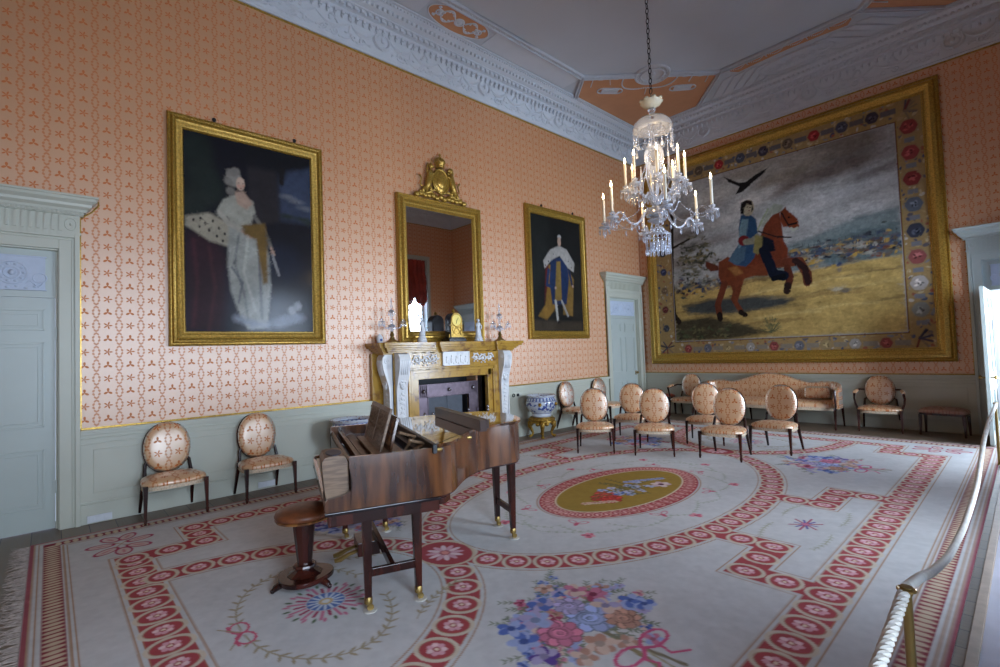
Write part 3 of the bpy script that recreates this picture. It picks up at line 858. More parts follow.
ART = {"portrait_lady":[["p",[[0.011,2.374],[1.517,2.414],[1.499,-0.021],[0.006,-0.01]],[17,18,30],0.01],["b",[[0.183,1.898],[0.099,1.552],[0.264,1.725],[0.145,2.174]],[34,44,40],0.16,0.2,0.12],["b",[[0.419,0.552],[0.126,0.164],[1.066,0.901],[0.91,0.281]],[26,32,52],0.3,0.25,0.2],["p",[[1.061,2.119],[1.527,2.361],[1.525,1.487],[1.075,1.471]],[62,72,95],0.05],["b",[[1.293,1.76],[1.411,1.684],[1.181,1.803]],[118,120,128],0.09,0.03,0.04],["b",[[1.176,1.539],[1.382,1.529],[1.488,1.492]],[45,55,48],0.09,0.03,0.04],["p",[[0.69,2.111],[1.049,2.299],[1.075,1.445],[0.717,1.34]],[46,42,46],0.03],["p",[[0.663,2.457],[1.517,2.414],[1.514,2.276],[1.187,2.147],[1.108,1.972],[1.036,2.114],[0.681,2.109]],[20,22,30],0.04],["l",[[1.121,2.159],[1.108,1.972]],[26,24,26],0.06,0.02],["p",[[0.017,1.168],[0.3,1.231],[0.424,0.935],[0.444,0.457],[0.391,-0.001],[0.014,-0.001]],[52,24,36],0.06],["l",[[0.095,1.086],[0.13,0.58],[0.085,0.072]],[78,34,44],0.03,0.04],["l",[[0.256,1.012],[0.314,0.545],[0.246,0.027]],[76,36,44],0.03,0.04],["p",[[0.011,1.36],[0.261,1.439],[0.528,1.312],[0.593,1.189],[0.451,1.054],[0.257,1.097],[0.096,1.202],[0.01,1.25]],[182,172,150],0.02],["b",[[0.097,1.328],[0.17,1.353],[0.218,1.299],[0.301,1.341],[0.259,1.225],[0.364,1.264],[0.341,1.165],[0.427,1.201],[0.404,1.116],[0.491,1.175],[0.157,1.257]],[40,36,36],0.013,0.02,0.01],["p",[[0.472,1.338],[0.694,1.336],[0.855,1.284],[0.931,0.989],[0.953,0.585],[0.897,0.055],[0.675,0.039],[0.567,0.246],[0.483,0.507],[0.453,0.842]],[176,176,166],0.02],["l",[[0.58,1.197],[0.531,0.85],[0.637,0.467],[0.677,0.127]],[120,122,122],0.02,0.03],["l",[[0.692,1.212],[0.632,0.761],[0.761,0.276]],[206,204,190],0.025,0.03],["l",[[0.807,1.177],[0.823,0.727],[0.838,0.179]],[112,114,118],0.03,0.03],["l",[[0.5,0.798],[0.616,0.613],[0.569,0.367]],[98,102,110],0.02,0.03],["p",[[0.415,1.629],[0.528,1.709],[0.653,1.693],[0.753,1.662],[0.779,1.525],[0.721,1.356],[0.612,1.27],[0.498,1.342],[0.455,1.423],[0.353,1.406],[0.345,1.482]],[186,182,166],0.015],["p",[[0.538,1.75],[0.645,1.771],[0.753,1.631],[0.674,1.547],[0.571,1.599]],[206,172,150],0.015],["l",[[0.379,1.458],[0.472,1.338],[0.629,1.263]],[196,188,172],0.06,0.02],["l",[[0.629,1.263],[0.719,1.206]],[205,170,148],0.04,0.015],["l",[[0.769,1.473],[0.879,1.313],[0.962,1.095]],[120,116,108],0.05,0.02],["l",[[0.962,1.095],[0.999,1.007]],[190,158,138],0.03,0.015],["p",[[0.613,1.339],[0.89,1.401],[0.916,1.232],[0.916,0.634],[0.859,0.61],[0.783,1.174],[0.647,1.231]],[128,98,44],0.02],["l",[[0.979,0.995],[1.053,0.746]],[150,150,150],0.035,0.015],["b",[[0.531,1.916]],[158,152,142],0.085,0.11,0.03],["b",[[0.505,1.98],[0.559,2.006],[0.478,1.866],[0.498,1.747]],[140,134,126],0.05,0.05,0.03],["b",[[0.61,1.859]],[214,182,160],0.05,0.085,0.015],["b",[[0.592,1.87],[0.637,1.869]],[70,50,46],0.009,0.007,0.006],["b",[[0.614,1.805]],[168,90,84],0.012,0.006,0.006],["b",[[0.588,1.829],[0.641,1.835]],[222,160,140],0.012,0.015,0.012],["b",[[1.151,0.159],[1.052,0.122],[1.263,0.187]],[128,134,150],0.11,0.06,0.06],["b",[[1.214,0.29],[1.287,0.345]],[150,152,158],0.05,0.06,0.03],["l",[[0.544,0.173],[0.731,0.103],[0.907,0.09]],[150,156,170],0.07,0.08]],"portrait_man":[["p",[[0.004,2.398],[1.54,2.395],[1.541,-0.013],[-0.017,0.005]],[26,28,28],0.01],["p",[[0.004,2.398],[0.563,2.41],[0.452,1.345],[-0.01,0.529]],[34,38,36],0.08],["p",[[1.127,1.406],[1.53,1.443],[1.531,0.243],[1.179,0.196]],[40,38,34],0.05],["p",[[-0.028,0.22],[1.528,0.2],[1.54,-0.03],[-0.019,-0.026]],[70,60,48],0.04],["p",[[0.453,1.361],[0.357,0.542],[0.135,0.3],[0.385,0.226],[0.665,0.472],[0.645,1.363]],[150,112,48],0.02],["p",[[0.404,1.341],[0.5,1.349],[0.452,0.945],[0.333,0.541]],[96,30,30],0.02],["p",[[1.023,1.397],[1.293,1.117],[1.214,0.322],[0.906,0.349],[0.889,0.89]],[146,112,56],0.02],["p",[[0.582,1.519],[1.085,1.553],[1.134,1.105],[1.022,0.566],[0.572,0.55],[0.504,1.028]],[34,54,92],0.015],["p",[[0.749,1.454],[0.875,1.466],[0.874,0.643],[0.649,0.617]],[150,120,60],0.015],["p",[[0.338,1.43],[0.567,1.679],[0.845,1.793],[1.097,1.739],[1.342,1.46],[1.303,1.27],[1.123,1.339],[0.857,1.58],[0.603,1.472],[0.376,1.274]],[190,184,176],0.015],["b",[[0.504,1.43],[0.659,1.592],[1.133,1.491],[1.229,1.365],[0.404,1.341]],[60,52,50],0.012,0.015,0.008],["l",[[0.674,0.618],[0.724,0.231]],[192,188,180],0.07,0.015],["l",[[0.873,0.626],[1.057,0.319]],[176,172,166],0.06,0.015],["b",[[0.745,0.183],[1.107,0.287]],[40,34,32],0.05,0.03,0.015],["b",[[0.869,1.978]],[190,186,180],0.06,0.05,0.02],["b",[[0.863,1.878]],[206,172,150],0.055,0.1,0.015],["b",[[0.801,1.887],[0.914,1.893]],[70,50,46],0.01,0.008,0.006],["l",[[0.494,1.252],[0.428,0.943],[0.666,0.893]],[36,58,98],0.07,0.015],["l",[[1.146,1.291],[1.232,0.994]],[32,50,86],0.06,0.015],["b",[[0.69,0.895],[1.256,0.962]],[204,170,150],0.03,0.03,0.01]],"horse":[["p",[[1.527,2.045],[1.248,2.2],[1.228,2.082],[1.338,1.95],[1.522,1.949]],[110,48,30],0.012],["p",[[1.707,2.191],[1.863,1.972],[2.144,1.908],[2.458,1.943],[2.647,1.954],[2.905,2.012],[2.932,2.187],[2.852,2.362],[2.833,2.687],[2.81,2.935],[2.904,2.993],[2.7,2.94],[2.523,2.795],[2.434,2.566],[2.361,2.29],[1.997,2.185]],[128,50,28],0.012],["p",[[1.532,2.132],[1.73,2.23],[2.029,2.01],[2.304,1.946],[2.535,1.972],[2.52,1.688],[2.253,1.725],[2.072,1.687],[1.862,1.566],[1.59,1.599],[1.507,1.829]],[134,56,30],0.012],["p",[[2.818,2.941],[2.925,3.052],[2.94,2.984],[3.023,2.885],[3.128,2.742],[3.148,2.6],[3.103,2.53],[3.006,2.57],[2.939,2.644],[2.86,2.641],[2.809,2.773]],[138,54,28],0.01],["l",[[1.635,1.637],[1.536,1.388],[1.459,1.177],[1.491,0.956]],[120,50,30],0.14,0.012],["l",[[1.491,0.956],[1.5,0.877]],[40,26,22],0.13,0.01],["p",[[1.742,1.667],[2.052,1.69],[1.965,1.426],[1.885,1.222],[2.014,0.977],[1.923,0.938],[1.751,1.278],[1.801,1.444]],[132,56,32],0.012],["l",[[1.941,0.979],[2.031,0.913]],[40,26,22],0.11,0.01],["l",[[2.645,1.914],[2.9,1.914],[3.111,1.9],[3.234,1.628],[3.239,1.472]],[120,50,30],0.17,0.012],["l",[[3.042,1.922],[3.206,1.748],[3.246,1.471]],[54,28,26],0.12,0.012],["l",[[2.894,1.795],[2.936,1.59],[2.873,1.4]],[104,44,28],0.14,0.012],["l",[[2.882,1.439],[2.862,1.33]],[50,30,26],0.14,0.01],["p",[[1.716,1.973],[1.905,1.987],[2.039,1.818],[1.873,1.778]],[170,98,46],0.02],["p",[[2.89,3.069],[2.712,3.161],[2.592,3.027],[2.445,2.771],[2.46,2.706],[2.662,2.928],[2.819,2.965]],[170,158,140],0.02],["l",[[3.105,2.569],[3.047,2.538],[3.007,2.586]],[196,178,160],0.05,0.01],["b",[[2.977,2.816]],[30,20,20],0.02,0.02,0.01],["l",[[2.846,2.926],[2.958,2.66],[3.1,2.669]],[40,26,24],0.03,0.01],["l",[[2.381,2.66],[2.711,2.47],[2.997,2.405]],[48,30,26],0.03,0.01],["p",[[2.053,3.069],[2.207,3.084],[2.356,2.915],[2.379,2.619],[2.342,2.293],[2.273,2.097],[2.106,1.948],[1.906,2.008],[1.746,2.132],[1.909,2.371],[2.023,2.512],[1.989,2.784]],[48,72,104],0.012],["p",[[2.073,2.979],[2.2,2.95],[2.14,2.583],[2.017,2.395],[1.815,2.173],[1.968,2.403],[2.009,2.78]],[118,134,144],0.015],["p",[[1.909,2.371],[2.129,2.374],[2.073,2.088],[1.906,2.008],[1.746,2.132]],[80,98,118],0.015],["b",[[2.076,2.519]],[130,30,32],0.11,0.11,0.02],["l",[[2.134,2.474],[2.253,2.468],[2.355,2.54]],[150,130,110],0.13,0.015],["p",[[2.319,2.589],[2.507,2.51],[2.555,2.337],[2.354,2.167],[2.26,2.225]],[150,122,70],0.015],["p",[[2.459,2.536],[2.671,2.413],[2.696,2.189],[2.546,2.175],[2.447,2.316]],[18,22,36],0.012],["l",[[2.473,2.229],[2.57,1.925],[2.634,1.713],[2.814,1.647]],[20,24,40],0.2,0.015],["l",[[2.628,1.612],[2.814,1.647]],[14,16,24],0.1,0.01],["b",[[2.213,3.192]],[196,160,130],0.12,0.17,0.015],["p",[[2.041,3.157],[2.076,3.336],[2.182,3.369],[2.291,3.316],[2.313,3.135],[2.262,3.079],[2.286,3.225],[2.178,3.285],[2.132,3.178],[2.118,3.071],[2.054,3.094]],[30,20,20],0.012],["b",[[2.19,3.215],[2.245,3.193]],[40,28,26],0.018,0.012,0.008],["b",[[2.217,3.124]],[150,80,74],0.025,0.01,0.008],["l",[[2.382,2.681],[2.478,2.888],[2.594,3.067]],[170,160,130],0.04,0.01]],"bird":[["p",[[1.741,4.0],[2.048,3.78],[2.184,3.756],[2.391,3.861],[2.642,3.927],[2.521,3.823],[2.282,3.679],[2.105,3.561],[1.966,3.547],[2.057,3.69],[1.841,3.853]],[28,26,26],0.01],["l",[[0.453,3.422],[0.377,1.835],[0.403,1.037],[0.528,0.87]],[42,34,28],0.13,0.02],["l",[[0.419,2.627],[0.874,2.779]],[40,34,28],0.05,0.02]]}

# ================================================================== THE CARPET
RX, RY = 3.35, -6.17
HU, HV = 2.93, 4.96
CREAM, REDC, TAN, DKRED = (204, 203, 202), (172, 76, 80), (176, 142, 116), (140, 60, 70)
def carpet():
    us = np.arange(-HU, HU + .001, .0095)
    vs = [-HV]
    while vs[-1] < HV: vs.append(vs[-1] + .0075 + .0115 * (vs[-1] + HV) / (2 * HV))
    vs[-1] = HV
    d = Design(us, vs, CREAM)
    rng = random.Random(3)
    FL = [(222, 168, 178), (236, 204, 206)]
    # outer borders
    def band(u0, u1, v0, v1, col): d.rect(u0, u1, v0, v1, col)
    def frame(a, b, col):            # ring between insets a < b measured from the edge
        d.rect(-HU + a, HU - a, -HV + a, -HV + b, col); d.rect(-HU + a, HU - a, HV - b, HV - a, col)
        d.rect(-HU + a, -HU + b, -HV + a, HV - a, col); d.rect(HU - b, HU - a, -HV + a, HV - a, col)
    frame(0, .028, (160, 88, 98)); frame(.028, .038, TAN); frame(.055, .066, TAN); frame(.09, .20, DKRED)
    frame(.20, .212, CREAM); frame(.212, .226, TAN); frame(.24, .25, TAN)
    n = int((2 * HU - .3) / .058)
    for i in range(n):
        u = -HU + .16 + (i + .5) * (2 * HU - .32) / n
        for s in (-1, 1): d.ellipse(u, s * (HV - .145), .021, .052, (206, 186, 160))
    n = int((2 * HV - .3) / .058)
    for i in range(n):
        v = -HV + .16 + (i + .5) * (2 * HV - .32) / n
        for s in (-1, 1): d.ellipse(s * (HU - .145), v, .052, .021, (206, 186, 160))
    def strip(a, b, hw, col):
        """axis-parallel strip, its ends squared off by hw"""
        d.rect(min(a[0], b[0]) - hw, max(a[0], b[0]) + hw, min(a[1], b[1]) - hw, max(a[1], b[1]) + hw, col)
    link_paths = []; ovals = []
    for sx in (1, -1):
        for sy in (1, -1):
            P = [(0, 4.33), (1.83, 4.33), (1.83, 3.80), (2.33, 3.80), (2.33, 0)]
            link_paths.append([(sx * a, sy * b) for a, b in P])
            link_paths.append([(sx * a, sy * b) for a, b in [(1.35, .68), (1.83, .68), (1.83, 1.245), (2.33, 1.245)]])
    ringA = [(1.38 * math.cos(t * PI / 60), 2.42 * math.sin(t * PI / 60)) for t in range(121)]
    arcs = []
    for sy in (1, -1):
        arcs.append([(1.25 * math.cos(t * PI / 60), sy * (4.33 - 1.76 * math.sin(t * PI / 60))) for t in range(61)])
    for hw, col in ((.148, TAN), (.138, CREAM), (.112, (176, 122, 96)), (.106, REDC)):
        for a in arcs: d.line(a, 2 * hw, col)
        d.line(ringA, 2 * hw, col)
        for p in link_paths:
            for a, b in zip(p[:-1], p[1:]): strip(a, b, hw, col)
    def oval(u, v, an, a=.128, b=.112):
        d.ellipse(u, v, a, b, (212, 198, 178), an)
        d.ellipse(u, v, a - .025, b - .025, TAN, an); d.ellipse(u, v, a - .030, b - .030, REDC, an)
        for k in range(7):
            t = 2 * PI * k / 7
            d.ellipse(u + .043 * math.cos(t), v + .038 * math.sin(t), .020, .018, FL[k % 2])
        d.ellipse(u, v, .013, .013, (236, 214, 190))
    def along(path, pitch, start=0.0, skip=None):
        L = [0]
        for a, b in zip(path[:-1], path[1:]): L.append(L[-1] + math.hypot(b[0] - a[0], b[1] - a[1]))
        n = max(1, round((L[-1] - start) / pitch))
        for i in range(n):
            s = start + (i + .5) * (L[-1] - start) / n
            j = max(k for k in range(len(L)) if L[k] <= s + 1e-9); j = min(j, len(path) - 2)
            t = (s - L[j]) / (L[j + 1] - L[j]); p = (path[j][0] + (path[j + 1][0] - path[j][0]) * t, path[j][1] + (path[j + 1][1] - path[j][1]) * t)
            an = math.atan2(path[j + 1][1] - path[j][1], path[j + 1][0] - path[j][0]) + PI / 2
            if skip and skip(*p): continue
            oval(p[0], p[1], an)
    for p in link_paths[0::2]:
        along([p[0], p[1]][::-1] + [], .235)
        for c in (p[1], p[2], p[3]): oval(c[0], c[1], 0)
        oval(p[1][0], (p[1][1] + p[2][1]) / 2, 0); oval((p[2][0] + p[3][0]) / 2, p[2][1], PI / 2)
        along([(p[3][0], p[3][1] - math.copysign(.12, p[3][1])), p[4]], .235)
    for p in link_paths[1::2]:
        for c in (p[1], p[2]): oval(c[0], c[1], 0)
        oval(p[1][0] - math.copysign(.245, p[1][0]), p[1][1], PI / 2); oval(p[1][0], (p[1][1] + p[2][1]) / 2, 0)
        oval((p[2][0] + p[3][0]) / 2, p[2][1], PI / 2)
    along(ringA, .235)
    for a in arcs: along(a, .235)
    # large oval blossoms where ring and arcs meet
    for sy in (1, -1):
        v0 = sy * 2.50
        d.ellipse(0, v0, .27, .225, (206, 186, 160)); d.ellipse(0, v0, .245, .20, REDC)
        for k in range(12):
            t = 2 * PI * k / 12
            d.ellipse(.10 * math.cos(t), v0 + .095 * math.sin(t), .055, .022, FL[k % 2], t)
        d.ellipse(0, v0, .035, .03, (226, 150, 140))
    # centre medallion
    cu, cv = .05, -.06
    d.ellipse(cu, cv, .72, 1.20, TAN); d.ellipse(cu, cv, .705, 1.185, CREAM); d.ellipse(cu, cv, .69, 1.17, REDC)
    n = 56
    for i in range(n):
        t = 2 * PI * i / n
        u, v = cu + .60 * math.cos(t), cv + 1.08 * math.sin(t); an = math.atan2(1.08 * math.sin(t) / 1.17, .6 * math.cos(t) / .4)
        d.ellipse(u, v, .062, .040, (214, 160, 150), math.atan2(math.sin(t) * .6, math.cos(t) * 1.08), ring=.006)
        d.ellipse(u, v, .03, .016, (226, 176, 170), math.atan2(math.sin(t) * .6, math.cos(t) * 1.08))
    d.ellipse(cu, cv, .52, 1.00, (222, 206, 176)); d.ellipse(cu, cv, .50, .98, (162, 132, 62))
    def rosette(u, v, r, col, col2, petals=7, soft=.006):
        for k in range(petals):
            t = 2 * PI * k / petals + rng.random()
            d.ellipse(u + r * .5 * math.cos(t), v + r * .5 * math.sin(t), r * .48, r * .34, col if k % 2 else col2, t, soft)
        d.ellipse(u, v, r * .28, r * .28, tuple(int(c * .8) for c in col))
    def bloom(u, v, r, col):
        """full rose: overlapping rims, darker lines between"""
        dk = tuple(int(c * .72) for c in col); lt = tuple(min(255, int(c * 1.14)) for c in col)
        for k in range(9):
            t = 2 * PI * k / 9 + rng.random() * .4
            d.ellipse(u + r * .62 * math.cos(t), v + r * .62 * math.sin(t), r * .42, r * .34, dk, t)
            d.ellipse(u + r * .64 * math.cos(t), v + r * .64 * math.sin(t), r * .35, r * .27, lt if k % 2 else col, t)
        for q, c in ((.58, dk), (.52, col), (.36, dk), (.31, lt), (.16, dk), (.11, col)):
            d.ellipse(u + rng.uniform(-.04, .04) * r, v + rng.uniform(-.04, .04) * r, r * q, r * q * .85, c, rng.random())
    def leafspray(u, v, an, L, col, n=6, ls=.05, bend=0.0):
        pts = []
        for i in range(n + 1):
            a = an + bend * i / n; pts.append((u, v)); u += math.cos(a) * L / n; v += math.sin(a) * L / n
        d.line(pts, .007, col)
        for i in range(1, n + 1):
            p = pts[i]; a = an + bend * i / n
            for s in (-1, 1):
                d.ellipse(p[0] + ls * .5 * math.cos(a + s * .7), p[1] + ls * .5 * math.sin(a + s * .7), ls * .5, ls * .17, col, a + s * .7)
        return pts
    GR = (138, 144, 126)
    # flowers on the gold ground
    bloom(cu + .08, cv - .42, .17, (190, 70, 62)); bloom(cu - .02, cv - .30, .12, (200, 84, 70))
    for k in range(20):
        u, v = cu + .02 + rng.uniform(-.16, .2), cv + rng.uniform(-.25, .35)
        rosette(u, v, rng.uniform(.04, .07), [(86, 112, 176), (150, 160, 200), (70, 90, 70), (198, 190, 206)][k % 4], (178, 186, 214), 5)
    for k in range(14): rosette(cu - .12 + .018 * k, cv + .25 + .035 * k * .9, .045, (120, 136, 186), (176, 176, 206), 5)
    for k in range(10): rosette(cu + .2 - .02 * k, cv - .45 - .03 * k, .045, (206, 150, 140), (214, 186, 160), 5)
    rosette(cu + .24, cv + .42, .12, (224, 204, 200), (212, 180, 186), 6); d.ellipse(cu + .24, cv + .42, .035, .035, (90, 40, 60))
    for k in range(12): leafspray(cu + rng.uniform(-.1, .1), cv + rng.uniform(-.3, .3), rng.uniform(0, 6.3), .32, (110, 104, 66), 5, .045, rng.uniform(-1, 1))
    # light sprays around the medallion
    for k in range(16):
        t = 2 * PI * (k + .5) / 16
        u, v = cu + .98 * math.cos(t), cv + 1.62 * math.sin(t)
        leafspray(u, v, t + PI / 2 + .3, .42, (170, 176, 158), 6, .035, .5); leafspray(u, v, t - PI / 2 - .3, .3, (174, 178, 162), 5, .035, -.5)
        if k % 2: rosette(u + .05 * math.cos(t), v + .05 * math.sin(t), .065, (206, 110, 130), (222, 150, 160), 6)
        t2 = 2 * PI * k / 16
        if k % 2:
            u, v = cu + .80 * math.cos(t2), cv + 1.29 * math.sin(t2)
            for s in (-1, 1):
                c = (u + s * .05 * math.sin(t2), v - s * .05 * math.cos(t2))
                d.ellipse(c[0], c[1], .05, .025, (204, 120, 136), t2 + s * .9, ring=.005)
            d.ellipse(u + .06 * math.cos(t2), v + .06 * math.sin(t2), .04, .02, (196, 96, 116), t2)
    # four bouquets tied with pink ribbon
    BL, LB, PK, DP, LI, OR, CR = (92, 112, 178), (162, 174, 212), (202, 124, 148), (166, 74, 100), (176, 164, 198), (188, 144, 126), (214, 188, 172)
    for sx in (1, -1):
        for sy in (1, -1):
            def q(u, v): return sx * u, sy * v
            cu2, cv2 = 1.42, 2.52
            def fl(fn, du, dv, *a): fn(*q(cu2 + du, cv2 + dv), *a)
            for k in range(9):
                a0 = PI + (-1.75 + k * .43) + rng.uniform(-.12, .12); bend = rng.uniform(-.12, .12); nj = rng.choice([3, 4, 5])
                for j in range(nj):
                    r = .30 + .068 * j; a = a0 + bend * j
                    u, v = cu2 - .02 + r * math.cos(a), cv2 + r * .95 * math.sin(a)
                    leafspray(*q(u, v), math.atan2(sy * math.sin(a), sx * math.cos(a)) + rng.uniform(-.8, .8), .11, GR, 3, .035)
                    rosette(*q(u + rng.uniform(-.02, .02), v + rng.uniform(-.02, .02)), .058 - .005 * j, [PK, BL, LI, DP, LB, BL, OR, LI, PK][k], [CR, LB, CR, PK, BL, LI, CR, LB, CR][k], 6)
            d.line([q(cu2 + .05, cv2), q(cu2 + .62, cv2 + .10)], .035, (150, 136, 104)); d.line([q(cu2 + .05, cv2 + .03), q(cu2 + .60, cv2 - .02)], .025, (132, 122, 98)); d.line([q(cu2 + .1, cv2 - .04), q(cu2 + .58, cv2 + .04)], .016, (170, 160, 130))
            for k in range(60):
                a = rng.uniform(0, 2 * PI); q_ = .40 * math.sqrt(rng.random()); leafspray(*q(cu2 - .02 + q_ * math.cos(a), cv2 + q_ * math.sin(a)), rng.uniform(0, 6.3), .10, (120, 128, 108), 3, .04)
            for k in range(34):
                a = rng.uniform(0, 2 * PI); q_ = .42 * math.sqrt(rng.uniform(.15, 1)); fl(rosette, -.03 + q_ * math.cos(a), q_ * math.sin(a), rng.uniform(.045, .07), rng.choice([BL, PK, LI, OR, DP, LB]), rng.choice([LB, CR, LI, PK]), rng.choice([5, 6, 7]))
            fl(bloom, .0, -.04, .15, LB); fl(bloom, -.03, .20, .13, PK); fl(bloom, .14, -.17, .11, OR); fl(bloom, -.18, -.06, .10, LI)
            fl(rosette, -.22, .20, .11, LB, LI, 8); fl(rosette, -.32, .05, .09, LI, BL, 7); fl(rosette, .19, .13, .10, CR, OR, 8)
            fl(rosette, -.16, -.28, .10, DP, PK, 7); fl(rosette, -.28, -.24, .09, PK, CR, 7); fl(rosette, .06, -.38, .09, BL, LB, 7); fl(rosette, .14, -.40, .08, BL, LB, 7)
            fl(rosette, -.12, .40, .10, BL, LB, 7); fl(rosette, -.26, .36, .09, BL, LB, 7); fl(rosette, .05, .42, .09, LI, (96, 70, 140), 7); fl(rosette, .20, .28, .08, CR, OR, 6)
            fl(rosette, -.02, -.22, .10, LI, CR, 7); fl(rosette, -.44, -.12, .07, OR, CR, 6); fl(rosette, .28, .02, .07, CR, OR, 6)
            for s in (-1, 1):
                b = [q(cu2 + .36, cv2)]
                for i in range(1, 14):
                    t = i / 13 * 2 * PI; b.append(q(cu2 + .36 + .07 * math.sin(t) * .9 + .0 + .02 * i / 13, cv2 + s * (.11 * (1 - math.cos(t)))))
                d.line(b, .02, (206, 92, 128))
                d.line([q(cu2 + .37, cv2), q(cu2 + .44, cv2 + s * .08), q(cu2 + .50, cv2 + s * .06), q(cu2 + .56, cv2 + s * .15)], .018, (206, 92, 128))
    # sunbursts inside the end arcs, with laurel and a bow
    for sy in (1, -1):
        u0, v0 = .05, sy * 3.50
        for k in range(24):
            t = 2 * PI * k / 24
            d.line([(u0 + .12 * math.cos(t), v0 + .12 * math.sin(t)), (u0 + (.19 if k % 2 else .23) * math.cos(t), v0 + (.19 if k % 2 else .23) * math.sin(t))], .022, DP if k % 2 else PK)
            d.ellipse(u0 + .24 * math.cos(t + .1), v0 + .24 * math.sin(t + .1), .025, .011, (96, 112, 84) if k % 2 else PK, t)
        d.ellipse(u0, v0, .125, .125, CREAM); d.ellipse(u0, v0, .118, .118, (96, 120, 176))
        for k in range(14):
            t = 2 * PI * k / 14; d.line([(u0 + .05 * math.cos(t), v0 + .05 * math.sin(t)), (u0 + .105 * math.cos(t), v0 + .105 * math.sin(t))], .016, (206, 214, 224))
        d.ellipse(u0, v0, .045, .045, (210, 180, 130)); d.ellipse(u0, v0, .025, .025, (222, 220, 214))
        OL = (166, 152, 124)
        for s in (-1, 1):
            pts = [(u0 + s * (.03 + .62 * math.sin(t * PI / 20)), sy * (4.02 - .02 - .42 * (1 - math.cos(t * PI / 20)) * 1.0)) for t in range(0, 19)]
            d.line(pts, .010, OL)
            for i in range(1, len(pts)):
                a = math.atan2(pts[i][1] - pts[i - 1][1], pts[i][0] - pts[i - 1][0])
                for k in (-1, 1): d.ellipse(pts[i][0] + .03 * math.cos(a + k * .8), pts[i][1] + .03 * math.sin(a + k * .8), .030, .009, OL, a + k * .8)
            d.line([(u0, sy * 4.0), (u0 - s * .14, sy * 4.10)], .010, OL)
            b = [(u0 + s * .0, sy * 4.0)] + [(u0 + s * (.07 * (1 - math.cos(t * PI / 6))), sy * (4.0 + .05 * math.sin(t * PI / 6))) for t in range(1, 13)]
            d.line(b, .014, (206, 92, 120)); d.line([(u0, sy * 4.0), (u0 + s * .08, sy * 4.06), (u0 + s * .13, sy * 4.05)], .014, (206, 92, 120))
            leafspray(u0 + s * .62, sy * 3.2, math.atan2(-sy * .6, -s * .5), .5, OL, 8, .05, s * sy * .6)
    # little star flowers in the side fields, corner garlands
    for sx in (1, -1):
        u0 = sx * 1.86
        for k in range(12):
            t = 2 * PI * k / 12; d.line([(u0, 0), (u0 + (.12 if k % 2 else .085) * math.cos(t), (.17 if k % 2 else .12) * math.sin(t))], .018, DP if k % 2 else (96, 84, 150))
        d.ellipse(u0, 0, .03, .03, PK)
        for s in (-1, 1):
            leafspray(u0 + .22, s * .12, s * 1.4, .42, (172, 172, 150), 7, .035, .5 * s); leafspray(u0 - .22, s * .12, s * 1.7, .42, (172, 172, 150), 7, .035, -.5 * s)
        for sy in (1, -1):
            c = (sx * 2.33, sy * 4.36)
            for k in range(7):
                t = 2 * PI * k / 7
                u, v = c[0] + .22 * math.cos(t), c[1] + .145 * math.sin(t)
                d.ellipse(u, v, .095, .055, (172, 70, 96), t, ring=.008); d.ellipse(u, v, .078, .04, (210, 186, 178), t); d.ellipse(u, v, .05, .012, (200, 140, 146), t)
            d.line([(c[0] - .08, c[1] - .05), (c[0] + .08, c[1] + .05)], .012, TAN); d.line([(c[0] - .08, c[1] + .05), (c[0] + .08, c[1] - .05)], .012, TAN)
    d.mottle(.07, .5, 4); d.mottle(.10, .05, 9)
    root = empty('carpet', (RX, RY, 0), label='large cream floral carpet with red chain-of-ovals borders covering the middle of the floor', cat='carpet')
    m = painted('knotted wool pile', rough=.95, spec=.15, bump_scale=160)
    c = d.build('pile', m, root, plane='xy', z=.010, thick=.010)
    # fringe at the two short ends
    fr = MB(); rg = random.Random(5)
    for sy in (-1, 1):
        n = 520 if sy < 0 else 260
        for i in range(n):
            u = -HU + (i + rg.random() * .7) * 2 * HU / n; v = sy * (HV - .005)
            l = .085 + rg.random() * .05; a = rg.uniform(-.6, .6)
            w = .003 if sy < 0 else .004
            p0 = (u, v, .0035); p1 = (u + l * .5 * math.sin(a), v + sy * l * .55, .005); p2 = (u + l * math.sin(a * 1.6), v + sy * l, .004)
            fr.tube([p0, p1, p2], [w, w, w * .5], 3, cap=False)
    tag(fr.build('fringe', plain('fringe wool', (176, 160, 150), .95, var=.2, nscale=30), root), kind='stuff')
carpet()

# ================================================================== PICTURES, TAPESTRY, MIRROR
def ring(mb, x0, x1, z0, z1, prof):
    """frame moulding: prof = [(inset, height)] swept round the rectangle with mitred corners"""
    vs = []; n = len(prof)
    for ins, h in prof:
        vs += [(x0 + ins, -h, z0 + ins), (x1 - ins, -h, z0 + ins), (x1 - ins, -h, z1 - ins), (x0 + ins, -h, z1 - ins)]
    fs = []
    for i in range(n - 1):
        for j in range(4): fs.append((4 * i + j, 4 * i + (j + 1) % 4, 4 * i + 4 + (j + 1) % 4, 4 * i + 4 + j))
    mb.add(vs, fs)
def beads(mb, x0, x1, z0, z1, ins, h, step, r):
    xa, xb, za, zb = x0 + ins, x1 - ins, z0 + ins, z1 - ins
    for a, b, c, d in ((xa, za, xb, za), (xa, zb, xb, zb), (xa, za, xa, zb), (xb, za, xb, zb)):
        L = math.hypot(c - a, d - b); n = int(L / step)
        for i in range(n):
            t = (i + .5) / n; mb.ball((a + (c - a) * t, -h, b + (d - b) * t), (r if a != c else r * .7, r * .8, r if a == c else r * .7), 6, 4)
